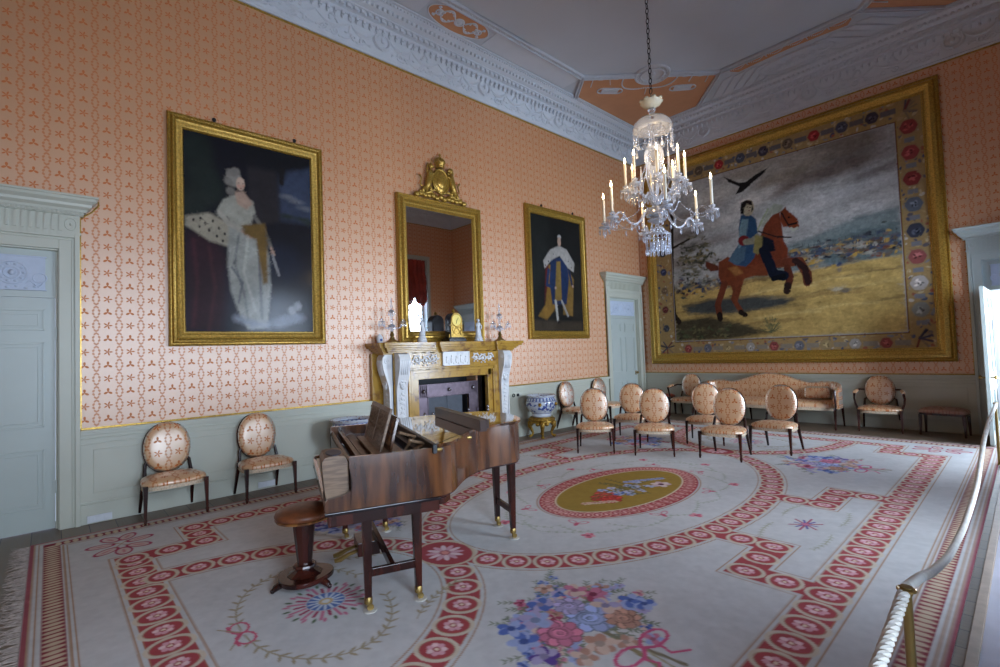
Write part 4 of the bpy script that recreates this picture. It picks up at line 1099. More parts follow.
def hang(name, side, x0, x1, z0, z1, w, depth, prof, label, cat, **kw):
    r = empty(name, label=label, cat=cat)
    r.matrix_world = WM[side] @ T(x0, 0, z0)
    W, H = x1 - x0, z1 - z0
    f = MB(); ring(f, 0, W, 0, H, prof)
    for ins, h, st, rr_ in kw.get('bd', []): beads(f, 0, W, 0, H, ins, h, st, rr_)
    f.build('frame', kw.get('mat', GOLD), r, smooth=True, angle=.6)
    return r, W, H
PP = [(0, 0), (0, .05), (.012, .062), (.02, .05), (.03, .05), (.045, .085), (.065, .092), (.075, .07), (.09, .06), (.12, .055), (.135, .045), (.15, .04), (.155, .02), (.17, .02)]
CANVAS = painted('oil painting', rough=.55, spec=.15, bump_scale=60, coat=.38)
def portrait(side_x0, side_x1, z0, z1, art, seed, label, base):
    r, W, H = hang('framed_portrait', 'left', side_x0, side_x1, z0, z1, .16, .09, PP, label, 'painting', bd=[(.055, .092, .034, .012), (.135, .046, .024, .008), (.022, .05, .03, .007)])
    w = W - .32; h = H - .32
    d = Design(np.linspace(0, w, 190), np.linspace(0, h, 300), base)
    d.shapes(art); d.C *= .60; d.brush(3000, .03, .008, seed, .14, .009); d.mottle(.35, .25, seed); d.mottle(.18, .05, seed + 1)
    c = d.build('canvas', CANVAS, r, z=-.02, thick=.015); c.location = (.16, 0, .16)
    for x in (W * .27, W * .80):
        k = MB(); k.box(x - .012, x + .012, -.03, 0, H, H + .05); k.torus((x, -.02, H + .045), .018, .006, 10, 5)
        k.build('hanging_hook', IRON, r)
    return r, W, H
r, W, H = portrait(-10.01, -8.20, 1.80, 4.51, ART['portrait_lady'], 11, 'largest oil portrait, of a standing woman in a white gown, in a gilt frame', (18, 19, 30))
MB().box(W / 2 - .09, W / 2 + .09, -.066, -.05, .035, .06).build('name_plate', BRASS, r)
portrait(-4.15, -2.26, 1.83, 4.51, ART['portrait_man'], 21, 'oil portrait of a standing man in a white cape, right of the mirror', (28, 30, 30))

def tapestry():
    x0, x1, z0, z1 = .25, 5.79, 1.18, 5.99
    prof = [(0, 0), (0, .06), (.015, .075), (.03, .06), (.045, .06), (.07, .10), (.12, .11), (.145, .085), (.16, .08), (.20, .045), (.215, .05), (.225, .03), (.24, .03)]
    r, W, H = hang('tapestry', 'far', x0, x1, z0, z1, .22, .1, prof, 'huge framed tapestry of a rider on a rearing chestnut horse before a battle', 'tapestry', mat=GOLD, bd=[(.037, .06, .05, .009), (.21, .05, .04, .007)])
    w = W - .44; h = H - .36
    d = Design(np.linspace(0, w, 470), np.linspace(0, h, 420), (150, 124, 82))
    ox, oz = x0 + .22 - .47, z0 + .12 - 1.30 + .0            # art coordinates start at (.47, 1.30)
    def sh(lst): return [[s[0], [(a - ox, b - oz) for a, b in s[1]]] + s[2:] for s in lst]
    rg = random.Random(12)
    # woven border
    for k in range(2400):
        a, b = rg.uniform(0, w), rg.uniform(0, h)
        if .42 < a < w - .38 and .34 < b < h - .42: continue
        d.ellipse(a, b, rg.uniform(.015, .05), rg.uniform(.01, .035), rg.choice([(158, 132, 92), (90, 84, 88), (180, 160, 124), (70, 76, 96), (140, 84, 66), (120, 120, 124), (180, 170, 156), (168, 142, 100)]), rg.uniform(0, 3), .012)
    cols = [(124, 52, 50), (132, 58, 56), (122, 52, 50), (88, 94, 104), (58, 60, 72), (136, 76, 74), (166, 158, 152), (120, 118, 110)]
    def medal(a, b, r_, c):
        d.ellipse(a, b, r_ * 1.25, r_ * 1.3, (140, 120, 86), soft=.02); d.ellipse(a, b, r_, r_ * 1.08, c, soft=.015)
        for k in range(6):
            t = PI * k / 3; d.ellipse(a + r_ * .7 * math.cos(t), b + r_ * .75 * math.sin(t), r_ * .38, r_ * .38, c, soft=.012)
        for k in range(4): d.ellipse(a + rg.uniform(-.4, .4) * r_, b + rg.uniform(-.4, .4) * r_, r_ * .3, r_ * .16, tuple(min(255, int(q * 1.25 + 20)) for q in c), rg.uniform(0, 3), soft=.015)
        for k in range(3): d.ellipse(a + rg.uniform(-.4, .4) * r_, b + rg.uniform(-.4, .4) * r_, r_ * .2, r_ * .12, tuple(int(q * .6) for q in c), rg.uniform(0, 3), soft=.012)
    for i in range(8):
        medal(w - .20, h - .55 - i * .455, .115, cols[i]); d.rect(w - .27, w - .13, h - .55 - i * .455 - .27, h - .55 - i * .455 - .19, (112, 112, 118), .02)
        medal(.19, h - .6 - i * .455, .075, [(58, 60, 84), (110, 90, 70), (96, 50, 46), (64, 64, 70)][i % 4])
    for i in range(9):
        medal(.72 + i * .46, .16, .085, [(128, 64, 60), (96, 96, 104), (140, 122, 86), (150, 146, 140)][i % 4])
        medal(.72 + i * .46, h - .21, .095, [(60, 56, 66), (90, 78, 66), (142, 48, 48), (70, 72, 84)][i % 4])
        d.rect(.84 + i * .46, 1.06 + i * .46, .11, .20, (128, 118, 104), .02); d.rect(.84 + i * .46, 1.06 + i * .46, h - .26, h - .16, (92, 88, 88), .02)
    for a, b in ((w - .24, h - .25), (.2, h - .22), (w - .24, .22), (.2, .2)):
        for k in range(9):
            t = rg.uniform(0, 2 * PI); d.line([(a, b), (a + .17 * math.cos(t), b + .17 * math.sin(t))], .03, rg.choice([(40, 42, 60), (120, 104, 84), (60, 60, 78), (104, 52, 48)]), .02)
    d.rect(.385, w - .355, .30, h - .385, (150, 126, 74), .01); d.rect(.40, w - .37, .315, h - .40, (92, 50, 36), .008); d.rect(.415, w - .385, .33, h - .415, (150, 148, 146), .008)
    X0, X1, Z0, Z1 = .425, w - .395, .34, h - .425
    IW, IH = X1 - X0, Z1 - Z0
    def P(u, v): return X0 + u * IW, Z0 + v * IH
    sub = Design(np.linspace(0, IW, 380), np.linspace(0, IH, 330), (138, 138, 136))
    S = lambda u, v: (u * IW, v * IH)
    def blob(u, v, a, b, c, rot=0, soft=.12): sub.ellipse(u * IW, v * IH, a, b, c, rot, soft)
    for (u, v, a, b, c, ro) in ((.75, .98, 1.0, .30, (104, 96, 88), -.1), (.60, .90, .7, .2, (116, 108, 98), .2), (.80, .86, .75, .16, (94, 86, 80), .1), (.5, .97, .9, .2, (124, 118, 110), 0), (.25, .88, .6, .2, (150, 148, 142), .1),
                                (.15, .80, .5, .12, (118, 110, 104), .2), (.10, .68, .6, .10, (96, 90, 86), .15), (.18, .60, .55, .08, (104, 98, 94), .1), (.08, .5, .5, .09, (120, 112, 104), 0), (.30, .72, .4, .1, (160, 158, 154), .1),
                                (.68, .70, .9, .14, (158, 158, 156), .15), (.85, .74, .6, .1, (150, 152, 152), .1), (.45, .80, .4, .12, (166, 162, 156), .2), (.9, .64, .5, .08, (160, 160, 158), .12), (.62, .83, .4, .09, (90, 80, 74), .3), (.95, .80, .3, .05, (82, 76, 74), .2)):
        blob(u, v, a, b, c, ro, .16)
    sub.poly([S(.50, .49), S(.7, .53), S(.86, .59), S(1.0, .60), S(1.0, .36), S(.5, .36)], (98, 108, 108), .04)
    sub.poly([S(.60, .46), S(.85, .52), S(1.0, .53), S(1.0, .36), S(.6, .36)], (78, 90, 92), .05)
    sub.poly([S(0, .36), S(.3, .38), S(.5, .42), S(.5, .3), S(0, .3)], (92, 88, 72), .05)
    sub.poly([S(0, .33), S(.4, .34), S(1, .37), S(1, 0), S(0, 0)], (150, 126, 74), .03)
    for k in range(26):
        a = rg.uniform(.1, 1); b = rg.uniform(.03, .33); sub.line([S(a - .14, b - .01), S(a, b + .01), S(a + .14, b + .004)], rg.uniform(.02, .05), rg.choice([(122, 100, 60), (166, 144, 92), (136, 114, 68), (106, 88, 56)]), .04)
    sub.poly([S(.05, .22), S(.2, .25), S(.45, .24), S(.60, .21), S(.55, .17), S(.3, .15), S(.08, .17)], (56, 58, 56), .05)
    sub.poly([S(0, .13), S(.2, .15), S(.38, .08), S(.5, .03), S(.3, 0), S(0, 0)], (58, 52, 38), .05)
    for k in range(520):          # the armies
        side = rg.random()
        if side < .68: a, b = rg.uniform(.50, 1.0), rg.gauss(.42, .028) + .01
        else: a, b = rg.uniform(.02, .32), rg.gauss(.34, .025)
        sub.ellipse(a * IW, b * IH, rg.uniform(.015, .045), rg.uniform(.02, .055), rg.choice([(44, 54, 78), (66, 74, 92), (120, 104, 80), (34, 36, 44), (96, 60, 48), (130, 128, 120), (58, 64, 60), (150, 120, 60), (80, 70, 60)]), rg.uniform(0, 3), .014)
    for k in range(40):
        a = rg.uniform(.55, .98); sub.line([S(a, .43), S(a + rg.uniform(-.01, .02), .50)], .008, (56, 60, 66), .006)
    for k in range(150):          # tree on the left
        sub.ellipse(rg.gauss(.13, .05) * IW, rg.gauss(.52, .07) * IH, .05, .022, rg.choice([(52, 54, 40), (74, 72, 52), (40, 42, 36), (96, 88, 62)]), rg.uniform(0, 3), .02)
    for k in range(60): sub.ellipse(rg.uniform(.0, .30) * IW, rg.uniform(.0, .09) * IH, .05, .02, rg.choice([(60, 66, 44), (88, 84, 56), (44, 44, 34)]), rg.uniform(0, 3), .02)
    sub.ellipse(.77 * IW, .235 * IH, .10, .045, (150, 140, 120), 0, .02); sub.ellipse(.80 * IW, .225 * IH, .07, .035, (92, 84, 74), 0, .02)
    for k in range(22): t = rg.uniform(0, 3.1); sub.line([S(.49, .03), S(.49 + .05 * math.cos(t), .03 + .09 * math.sin(t))], .012, (70, 76, 54), .01)
    off = (.47 - (x0 + .22) - X0, 1.30 - (z0 + .18) - Z0)
    def sh2(lst): return [[s[0], [(a + off[0], b + off[1]) for a, b in s[1]]] + s[2:] for s in lst]
    sub.brush(4200, .09, .02, 5, .16, .02, True); sub.C *= 1.38
    hs = [[q[0], q[1], tuple(int(.82 * k + .10 * sum(q[2]) / 3) for k in (q[2][0] * .93, q[2][1] * 1.05, q[2][2] * 1.05))] + q[3:] for q in ART['horse']]
    sub.shapes(sh2(ART['bird'])); sub.shapes(sh2(hs)); sub.brush(7000, .028, .009, 15, .2, .006); sub.mottle(.25, .22, 31); sub.mottle(.22, .04, 32)
    d.brush(2600, .03, .012, 6, .2, .015)
    # set the middle field into the border
    u2 = np.clip(np.searchsorted(sub.us, d.us - X0), 0, len(sub.us) - 1); v2 = np.clip(np.searchsorted(sub.vs, d.vs - Z0), 0, len(sub.vs) - 1)
    mi = ((d.us > X0) & (d.us < X1))[None, :] & ((d.vs > Z0) & (d.vs < Z1))[:, None]
    d.C = np.where(mi[..., None], sub.C[v2][:, u2], d.C)
    d.mottle(.12, .03, 8)
    d.C *= 1.05
    c = d.build('woven_picture', painted('tapestry weave', rough=.95, spec=.12, bump_scale=90), r, z=-.025, thick=.02); c.location = (.22, 0, .18)
tapestry()

FLOOR_T = .0102         # top of the carpet
# ================================================================== MIRROR AND CHIMNEYPIECE
MIRROR = plain('mirror glass', (225, 225, 228), 0.02, metal=1.0, var=0.0)
def mirror():
    x0, x1, z0, z1 = -7.03, -5.33, 1.795, 4.15
    r, W, H = hang('pier_mirror', 'left', x0, x1, z0, z1, .18, .1, [(0, 0), (0, .07), (.012, .085), (.03, .07), (.05, .075), (.08, .11), (.10, .11), (.125, .07), (.15, .065), (.17, .04), (.185, .03)],
                   'tall gilt framed mirror above the mantel with a crowned carved crest', 'mirror', bd=[(.14, .065, .03, .010), (.037, .075, .04, .008), (.09, .11, .05, .010)])
    MB().box(.17, W - .17, -.03, -.018, .17, H - .17).build('mirror_glass', MIRROR, r)
    # crest: shield between two beasts, crown above
    c = MB(); M = T(W / 2, -.06, H)
    c.ball((0, 0, .33), (.15, .05, .20), 18, 10, M); c.torus((0, -.01, .33), .155, .022, 24, 6, M, sz=1.3)
    c.ball((0, -.03, .33), (.10, .04, .14), 14, 8, M)
    for i in range(13):
        x = -.48 + .08 * i; c.ball((x, -.01 + .01 * (i % 2), .035 + .03 * abs(math.sin(i * 1.3))), (.06, .04, .045), 8, 5, M)
    for s in (-1, 1):
        c.tube([(s * .10, 0, .06), (s * .22, -.02, .12), (s * .34, 0, .07), (s * .42, -.01, .10), (s * .44, 0, .04)], [.03, .025, .03, .025, .012], 8, M)
        c.tube([(s * .04, -.01, .14), (s * .14, -.02, .17), (s * .24, -.01, .12)], .02, 6, M)
    c.build('crest_scrolls', GOLD, r, smooth=True, angle=3)
    def beast(s, lion):
        b = MB()
        pts = [(s * .30, 0, .12), (s * .26, -.01, .25), (s * .22, -.01, .38), (s * .21, -.01, .48)]
        b.tube(pts, [.035, .055, .06, .045], 10, M)
        b.ball((s * .205, -.015, .55), (.05 if lion else .035, .045, .055), 10, 6, M)
        b.tube([(s * .20, -.02, .56), (s * .145, -.03, .54)], [.03, .018], 8, M)
        b.tube([(s * .22, -.02, .45), (s * .15, -.03, .42), (s * .13, -.03, .47)], [.024, .018, .014], 7, M)
        b.tube([(s * .23, .01, .38), (s * .15, .0, .33), (s * .12, 0, .36)], [.024, .018, .014], 7, M)
        b.tube([(s * .27, 0, .24), (s * .20, -.02, .17), (s * .23, -.01, .09)], [.04, .025, .018], 7, M)
        b.tube([(s * .29, 0, .20), (s * .36, 0, .13), (s * .33, 0, .06)], [.045, .026, .018], 7, M)
        b.tube([(s * .29, .01, .15), (s * .40, .01, .22), (s * .37, .01, .33), (s * .41, .01, .38)], [.012, .012, .012, .02], 6, M)
        if lion:
            for i in range(10):
                a = 2 * PI * i / 10; b.ball((s * .215 + .05 * math.cos(a), 0, .53 + .055 * math.sin(a)), .022, 6, 4, M)
        else:
            b.tube([(s * .20, -.02, .60), (s * .17, -.03, .70)], [.010, .002], 6, M); b.tube([(s * .24, 0, .60), (s * .265, 0, .50), (s * .26, 0, .42)], .014, 6, M)
        b.build('heraldic_lion' if lion else 'heraldic_unicorn', GOLD, r, smooth=True, angle=3)
    beast(-1, False); beast(1, True)
    k = MB()
    k.lathe([(.075, 0), (.08, .02), (.07, .03), (.075, .05), (.10, .09)], 16, M @ T(0, 0, .56))
    for i in range(8):
        a = PI * i / 4; q = .085
        k.tube([(q * math.cos(a), q * math.sin(a) * .6, .62), (q * 1.15 * math.cos(a), q * 1.15 * math.sin(a) * .6, .68), (q * .6 * math.cos(a), q * .6 * math.sin(a) * .6, .73), (0, 0, .715)], .012, 6, M)
        k.ball((q * 1.05 * math.cos(a), q * 1.05 * math.sin(a) * .6, .65), .018, 7, 5, M)
    k.ball((0, 0, .745), .024, 8, 6, M); k.box(-.008, .008, -.008, .008, .76, .81, M); k.box(-.022, .022, -.008, .008, .78, .795, M)
    k.build('crown', GOLD, r, smooth=True)
mirror()

def chimneypiece():
    r = empty('fireplace', label='marble fireplace with yellow surround, white carved brackets and polished steel grate', cat='fireplace')
    r.matrix_world = WM['left'] @ T(-6.17, 0, 0)
    D = .30
    m = MB()
    for s in (-1, 1):
        m.box(*sorted((s * 1.13, s * 1.36)), -.07, -.001, 0, 1.64)
        m.box(*sorted((s * .86, s * 1.14)), -D, -.001, 0, 1.40)
        m.box(*sorted((s * 1.11, s * 1.14)), -D - .005, -.001, 0, 1.64); m.box(*sorted((s * 1.10, s * 1.15)), -D - .02, -.001, 0, .14)
        m.box(*sorted((s * .86, s * .90)), -D - .02, -D, 0, 1.40)
    m.box(-1.14, 1.14, -D, -.001, 1.40, 1.645); m.box(-.90, .90, -D - .02, -D, 1.365, 1.405); m.box(-.86, .86, -D, -.001, 1.38, 1.41)
    m.build('surround', YMARBLE, r, bevel=.004)
    m = MB()      # inner yellow slip with stepped moulding
    for (a, b, y) in ((.70, .86, D - .02), (.80, .86, D + .012), (.835, .86, D + .02)):
        for s in (-1, 1): m.box(*sorted((s * a, s * b)), -y, -.12, 0, 1.385)
        m.box(-b, b, -y, -.12, 1.385 - (b - a) + .0, 1.385)
    m.build('inner_slip', YMARBLE, r, bevel=.003)
    # shelf: stepped cornice breaking forward at the ends and in the middle
    m = MB()
    for (ov, z0, z1) in ((.02, 1.64, 1.665), (.05, 1.665, 1.69), (.075, 1.69, 1.715), (.12, 1.715, 1.745), (.14, 1.745, 1.792)):
        m.box(-1.29 - ov, 1.29 + ov, -D - ov - .0, -.001, z0, z1)
        for a, b in ((-1.24, -.88), (.88, 1.24), (-.30, .30)):
            m.box(a - ov, b + ov, -D - ov - .06, -D, z0, z1)
    m.box(-1.30, 1.30, -.30, -.001, 1.62, 1.65)
    m.build('mantel_shelf', YMARBLE, r, bevel=.004)
    # carved white brackets
    def bracket(name, M):
        b = MB()
        prof = [(0, .12), (.05, .12), (.055, .20), (.045, .5), (.05, .9), (.07, 1.15), (.11, 1.28), (.15, 1.40), (.165, 1.50), (.155, 1.58), (.12, 1.625), (0, 1.64)]
        n = len(prof); w = .088; vs = []
        for y, z in prof: vs.append((-w, -y, z))
        for y, z in prof: vs.append((w, -y, z))
        fs = [tuple(range(n)), tuple(range(2 * n - 1, n - 1, -1))] + [(i, n + i, n + (i + 1) % n, (i + 1) % n) for i in range(n)]
        b.add(vs, fs, M)
        b.box(-.11, .11, -.085, 0, 0, .13, M)
        for s in (-1, 1):
            b.tube([(s * .088, -.150 + .045 * math.cos(t * .7) * (1 - t / 14) + .05, 1.52 + .045 * math.sin(t * .7) * (1 - t / 14)) for t in range(12)], .010, 5, M)
            b.box(*sorted((s * .072, s * .09)), -.062, -.04, .15, 1.1, M)
        def yy(z):
            for (y0, z0), (y1, z1) in zip(prof[1:-1], prof[2:]):
                if z0 <= z <= z1: return -(y0 + (y1 - y0) * (z - z0) / (z1 - z0))
            return -.05
        b.ball((0, yy(1.16) - .005, 1.16), (.045, .03, .06), 10, 8, M)          # mask
        for s in (-1, 1): b.ball((s * .016, yy(1.17) - .032, 1.175), (.008, .006, .006), 6, 4, M); b.ball((s * .045, yy(1.2), 1.20), (.02, .02, .03), 7, 5, M)
        b.ball((0, yy(1.15) - .034, 1.155), (.008, .012, .014), 6, 4, M)
        b.ball((0, yy(1.22), 1.225), (.05, .02, .02), 8, 5, M)
        for i in range(12):
            z = 1.04 - i * .068
            b.ball((0, yy(z) - .004, z), (.022 + .012 * (i % 3), .016, .026), 8, 5, M)
            for s in (-1, 1): b.ball((s * (.032 + .010 * (i % 2)), yy(z) - .003, z - .02), (.018, .010, .012), 6, 4, M)
        for i in range(4): b.tube([(-.05 + .033 * i, yy(1.35 + .04 * k) - .004, 1.32 + .055 * k) for k in range(5)], .008, 5, M)
        return b.build(name, MARBLE, r, smooth=True, angle=.6)
    for s in (-1, 1): bracket('carved_bracket', T(s * 1.03, -D + .01, 0))
    for s in (-1, 1): bracket('carved_bracket', T(s * 1.135, -.185, 0, rz=s * PI / 2))
    # frieze: relief tablet and scrolling white foliage
    m = MB(); m.box(-.27, .27, -D - .025, -D, 1.415, 1.635); 
    for (a, b, c, d) in ((-.27, .27, 1.415, 1.43), (-.27, .27, 1.62, 1.635), (-.27, -.255, 1.415, 1.635), (.255, .27, 1.415, 1.635)): m.box(a, b, -D - .034, -D - .02, c, d)
    rg = random.Random(2)
    for i in range(5):
        x = -.19 + .095 * i; h = .10 + .02 * (i % 2)
        m.ball((x, -D - .028, 1.46 + h * .35), (.022, .012, h * .45), 8, 6); m.ball((x, -D - .03, 1.46 + h * .92), (.013, .010, .016), 7, 5)
        m.tube([(x, -D - .03, 1.51), (x + .035, -D - .034, 1.50 + .02 * (i % 3))], .006, 5); m.ball((x + .045, -D - .028, 1.45), (.016, .01, .022), 7, 5)
    m.build('relief_tablet', MARBLE, r, smooth=True, angle=.6)
    for s in (-1, 1):
        m = MB()
        for k, (cx, cz, q, dr) in enumerate(((.42, 1.53, .07, 1), (.58, 1.51, .075, -1), (.74, 1.53, .065, 1))):
            m.tube([(s * (cx + dr * q * (1 - .78 * t / 15) * math.cos(t * .58)), -D - .012, cz + q * (1 - .78 * t / 15) * math.sin(t * .58)) for t in range(16)], [.014 - .0006 * t for t in range(16)], 6)
            m.ball((s * cx, -D - .012, cz), (.026, .014, .026), 8, 5)
            for i in range(6):
                a = i * PI / 3; m.ball((s * (cx + q * 1.05 * math.cos(a)), -D - .010, cz + q * 1.05 * math.sin(a)), (.020, .011, .013), 6, 4)
        m.tube([(s * (.34 + .04 * i), -D - .012, 1.52 + .03 * math.sin(i * 1.2)) for i in range(12)], .010, 6)
        m.build('scrolling_foliage', MARBLE, r, smooth=True, angle=3)
    # firebox
    m = MB()
    m.box(-.72, .72, .25, .32, -.0, 1.25); m.box(-.76, -.70, -.2, .3, 0, 1.25); m.box(.70, .76, -.2, .3, 0, 1.25); m.box(-.76, .76, -.2, .32, 1.225, 1.30)
    m.build('firebox', IRON, r)
    MB().box(-.70, .70, -.245, .25, .0, .012).build('hearth_stone', SLATE, r)
    m = MB()
    for s in (-1, 1):
        m.box(*sorted((s * .42, s * .60)), -.10, -.085, 0, 1.12)
    m.box(-.60, .60, -.10, -.085, .92, 1.12)
    for s in (-1, 1): m.box(*sorted((s * .41, s * .425)), -.11, -.08, 0, .93); m.box(*sorted((s * .595, s * .61)), -.11, -.08, 0, 1.13)
    m.box(-.61, .61, -.11, -.08, 1.115, 1.13); m.box(-.425, .425, -.11, -.08, .915, .93)
    m.build('steel_surround', STEELP, r, bevel=.003)
    for x, z in ((-.5, 1.02), (0, 1.02), (.5, 1.02)): MB().lathe([(.03, 0), (.032, .01), (.026, .03), (.012, .042), (.001, .045)], 16, T(x, -.10, z, rx=PI / 2)).build('steel_knob', STEEL, r, smooth=True)
    m = MB(); m.box(-.41, -.02, -.06, -.045, .30, .91); m.box(-.015, .30, -.06, -.045, .30, .91); m.build('register_plate', SLATE, r, bevel=.003)
    m = MB()
    for k in range(5): m.box(-.36, .36, -.15, -.135, .30 + .06 * k, .315 + .06 * k)
    for s in (-1, 1):
        m.taper((s * .36, -.145, 0), (s * .36, -.145, .62), .03, .018); m.ball((s * .36, -.145, .66), .026, 10, 8)
        m.taper((s * .36, -.02, 0), (s * .36, -.02, .3), .03, .03)
    m.box(-.36, .36, -.15, -.02, .29, .30)
    m.build('fire_basket', STEEL, r, smooth=True)
    return r
chimneypiece()

def fender():
    r = empty('fire_fender', label='pierced steel fender with small finials in front of the grate', cat='fender'); r.matrix_world = WM['left'] @ T(-6.17, 0, FLOOR_T)
    m = MB()
    pts = [(-.72, -.38), (-.72, -.60), (.72, -.60), (.72, -.38)]
    for (a, b), (c, d) in zip(pts[:-1], pts[1:]):
        m.tube([(a, b, .05), (c, d, .05)], .012, 6); m.tube([(a, b, .24), (c, d, .24)], .010, 6); m.tube([(a, b, .012), (c, d, .012)], .012, 6)
        n = max(2, int(math.hypot(c - a, d - b) / .045))
        for i in range(n): t = (i + .5) / n; x, y = a + (c - a) * t, b + (d - b) * t; m.tube([(x, y, .05), (x, y, .24)], .005, 5)
    m.build('rail', STEEL, r, smooth=True)
    for x, y in pts: MB().lathe([(.028, 0), (.028, .02), (.014, .03), (.014, .26), (.026, .29), (.014, .31), (.022, .335), (.001, .36)], 12, T(x, y, 0)).build('finial', STEEL, r, smooth=True)
fender()
def fire_iron(x, lab):
    r = empty('fire_iron', label=lab, cat='fire iron', group='fire irons'); r.matrix_world = WM['left'] @ T(-6.17 + x, -.33, 0)
    MB().tube([(0, 0, .014), (.02, .03, .60)], .007, 6).build('shaft', STEEL, r, smooth=True)
    MB().lathe([(.008, 0), (.018, .03), (.012, .05), (.024, .075), (.020, .10), (.001, .12)], 12, T(.02, .03, .60)).build('handle', STEEL, r, smooth=True)
fire_iron(.64, 'slender steel fire iron leaning in the right side of the fireplace')
fire_iron(-.64, 'slender steel fire iron leaning in the left side of the fireplace')

# ---- things on the mantel shelf (top at 1.792)
ML = WM['left']
PORC = plain('white biscuit porcelain', (214, 216, 220), 0.45, var=.03)
def statuette(y, lab, mirrored, variant):
    r = empty('statuette', label=lab, cat='figurine', group='white figurines on the mantel'); r.matrix_world = ML @ T(y, -.26, 1.792) @ Matrix.Diagonal((1.3, 1.2, 1.06, 1))
    s = mirrored
    b = MB(); b.lathe([(.062, 0), (.062, .02), (.052, .03), (.056, .055), (.048, .065), (.045, .085)], 18); b.build('plinth', PORC, r, smooth=True)
    f = MB()
    f.tube([(0, 0, .08), (.004 * s, 0, .13), (.010 * s, -.003, .19), (.004 * s, 0, .24), (-.002, 0, .275), (0, 0, .30), (0, 0, .315)], [.042, .036, .030, .024, .030, .026, .012], 12)
    f.ball((0, -.004, .34), (.019, .021, .025), 12, 8)
    f.ball((0, .006, .348), (.021, .02, .02), 10, 6)
    if variant:      # arm raised, holding a small vessel up
        f.tube([(-.028 * s, 0, .29), (-.055 * s, -.01, .32), (-.045 * s, -.012, .375)], [.011, .009, .008], 8); f.ball((-.044 * s, -.012, .392), (.02, .016, .02), 8, 6)
        f.tube([(.028 * s, 0, .29), (.045 * s, -.012, .25), (.030 * s, -.03, .225)], [.011, .009, .008], 8)
        f.tube([(.03 * s, .01, .10), (.034 * s, .012, .20), (.036 * s, .01, .30)], [.02, .018, .012], 8)
    else:
        f.tube([(-.028, 0, .29), (-.043, -.014, .25), (-.012, -.032, .235)], [.011, .009, .008], 8)
        f.tube([(.028, 0, .29), (.043, -.014, .245), (.030, -.02, .20)], [.011, .009, .008], 8)
    for k in range(5): a = -1.9 + k * .45; f.tube([(.034 * math.cos(a), .034 * math.sin(a), .085), (.026 * math.cos(a), .026 * math.sin(a), .21)], [.007, .004], 5)
    f.build('figure', PORC, r, smooth=True, angle=3)
statuette(-6.77, 'white figurine with a raised arm, left of the mantel clock', 1, True)
statuette(-5.63, 'slim white figurine with lowered arms, right of the mantel clock', -1, False)
def cup():
    r = empty('porcelain_jar', label='small white porcelain jar at the left end of the mantel shelf', cat='jar'); r.matrix_world = ML @ T(-7.42, -.12, 1.792)
    MB().lathe([(.035, 0), (.045, .01), (.05, .05), (.048, .09), (.036, .10), (.038, .108), (.001, .108)], 16).build('body', PORC, r, smooth=True)
    MB().ball((0, -.048, .05), (.022, .006, .02), 8, 5).build('blue_flower', plain('cobalt', (50, 70, 140), .3), r)
    MB().lathe([(.036, 0), (.03, .015), (.01, .022), (.01, .032), (.001, .036)], 14, T(0, 0, .108)).build('lid', PORC, r, smooth=True)
cup()
def clock():
    r = empty('mantel_clock', label='gilt mantel clock with round top and dark sides standing before the mirror', cat='clock'); r.matrix_world = ML @ T(-6.17, -.28, 1.792)
    DARK = plain('ebonised wood', (20, 18, 22), .25)
    m = MB(); m.box(-.17, .17, -.11, .11, 0, .05); m.box(-.15, .15, -.095, .095, .05, .07); m.build('base', DARK, r, bevel=.004)
    m = MB(); arch = [(-.12, 0), (.12, 0), (.12, .28)] + [(.12 * math.cos(t * PI / 12), .28 + .12 * math.sin(t * PI / 12)) for t in range(1, 12)] + [(-.12, .28)]
    n = len(arch); m.add([(x, -.075, .07 + z) for x, z in arch] + [(x, .075, .07 + z) for x, z in arch], [tuple(range(n)), tuple(range(2 * n - 1, n - 1, -1))] + [(i, n + i, n + (i + 1) % n, (i + 1) % n) for i in range(n)])
    m.build('case', DARK, r, bevel=.003)
    m = MB(); fp = [(x * .93, .004 + z * .985) for x, z in arch]
    m.add([(x, -.083, .07 + z) for x, z in fp] + [(x, -.075, .07 + z) for x, z in fp], [tuple(range(n)), tuple(range(2 * n - 1, n - 1, -1))] + [(i, n + i, n + (i + 1) % n, (i + 1) % n) for i in range(n)])
    m.torus((0, -.085, .35), .098, .012, 28, 6)
    for s in (-1, 1):
        m.tube([(s * .09, -.085, .10), (s * .06, -.09, .15), (s * .095, -.09, .20), (s * .07, -.088, .24)], .009, 6); m.ball((s * .10, -.07, .265), (.03, .03, .015), 8, 5)
        m.tube([(s * .12, -.05, .08), (s * .14, -.06, .05), (s * .13, -.06, .12)], .012, 6)
    m.torus((0, -.086, .165), .05, .008, 18, 5); m.ball((0, -.086, .225), (.04, .012, .015), 8, 5)
    m.build('gilt_mount', GOLD, r, smooth=True, angle=.6)
    m = MB().lathe([(.088, 0), (.088, .006), (.001, .008)], 28, T(0, -.083, .35, rx=PI / 2)); m.build('dial', plain('gilt dial', (206, 184, 96), .4, metal=.3), r)
    m = MB(); m.taper((0, -.094, .35), (.03, -.094, .39), .006, .003); m.taper((0, -.095, .35), (-.02, -.095, .285), .006, .003)
    m.build('clock_hands', DARK, r)
    MB().lathe([(.035, 0), (.02, .015), (.03, .03), (.02, .05), (.001, .065)], 14, T(0, 0, .47)).build('finial', GOLD, r, smooth=True)
clock()
def drops(mb, c, R, n, z0, L, r=.008, M=None):
    for i in range(n):
        a = 2 * PI * i / n; x, y = c[0] + R * math.cos(a), c[1] + R * math.sin(a)
        mb.ball((x, y, z0 - .008), r * .6, 5, 3, M); mb.ball((x, y, z0 - .016 - L / 2), (r, r * .6, L / 2), 6, 4, M)
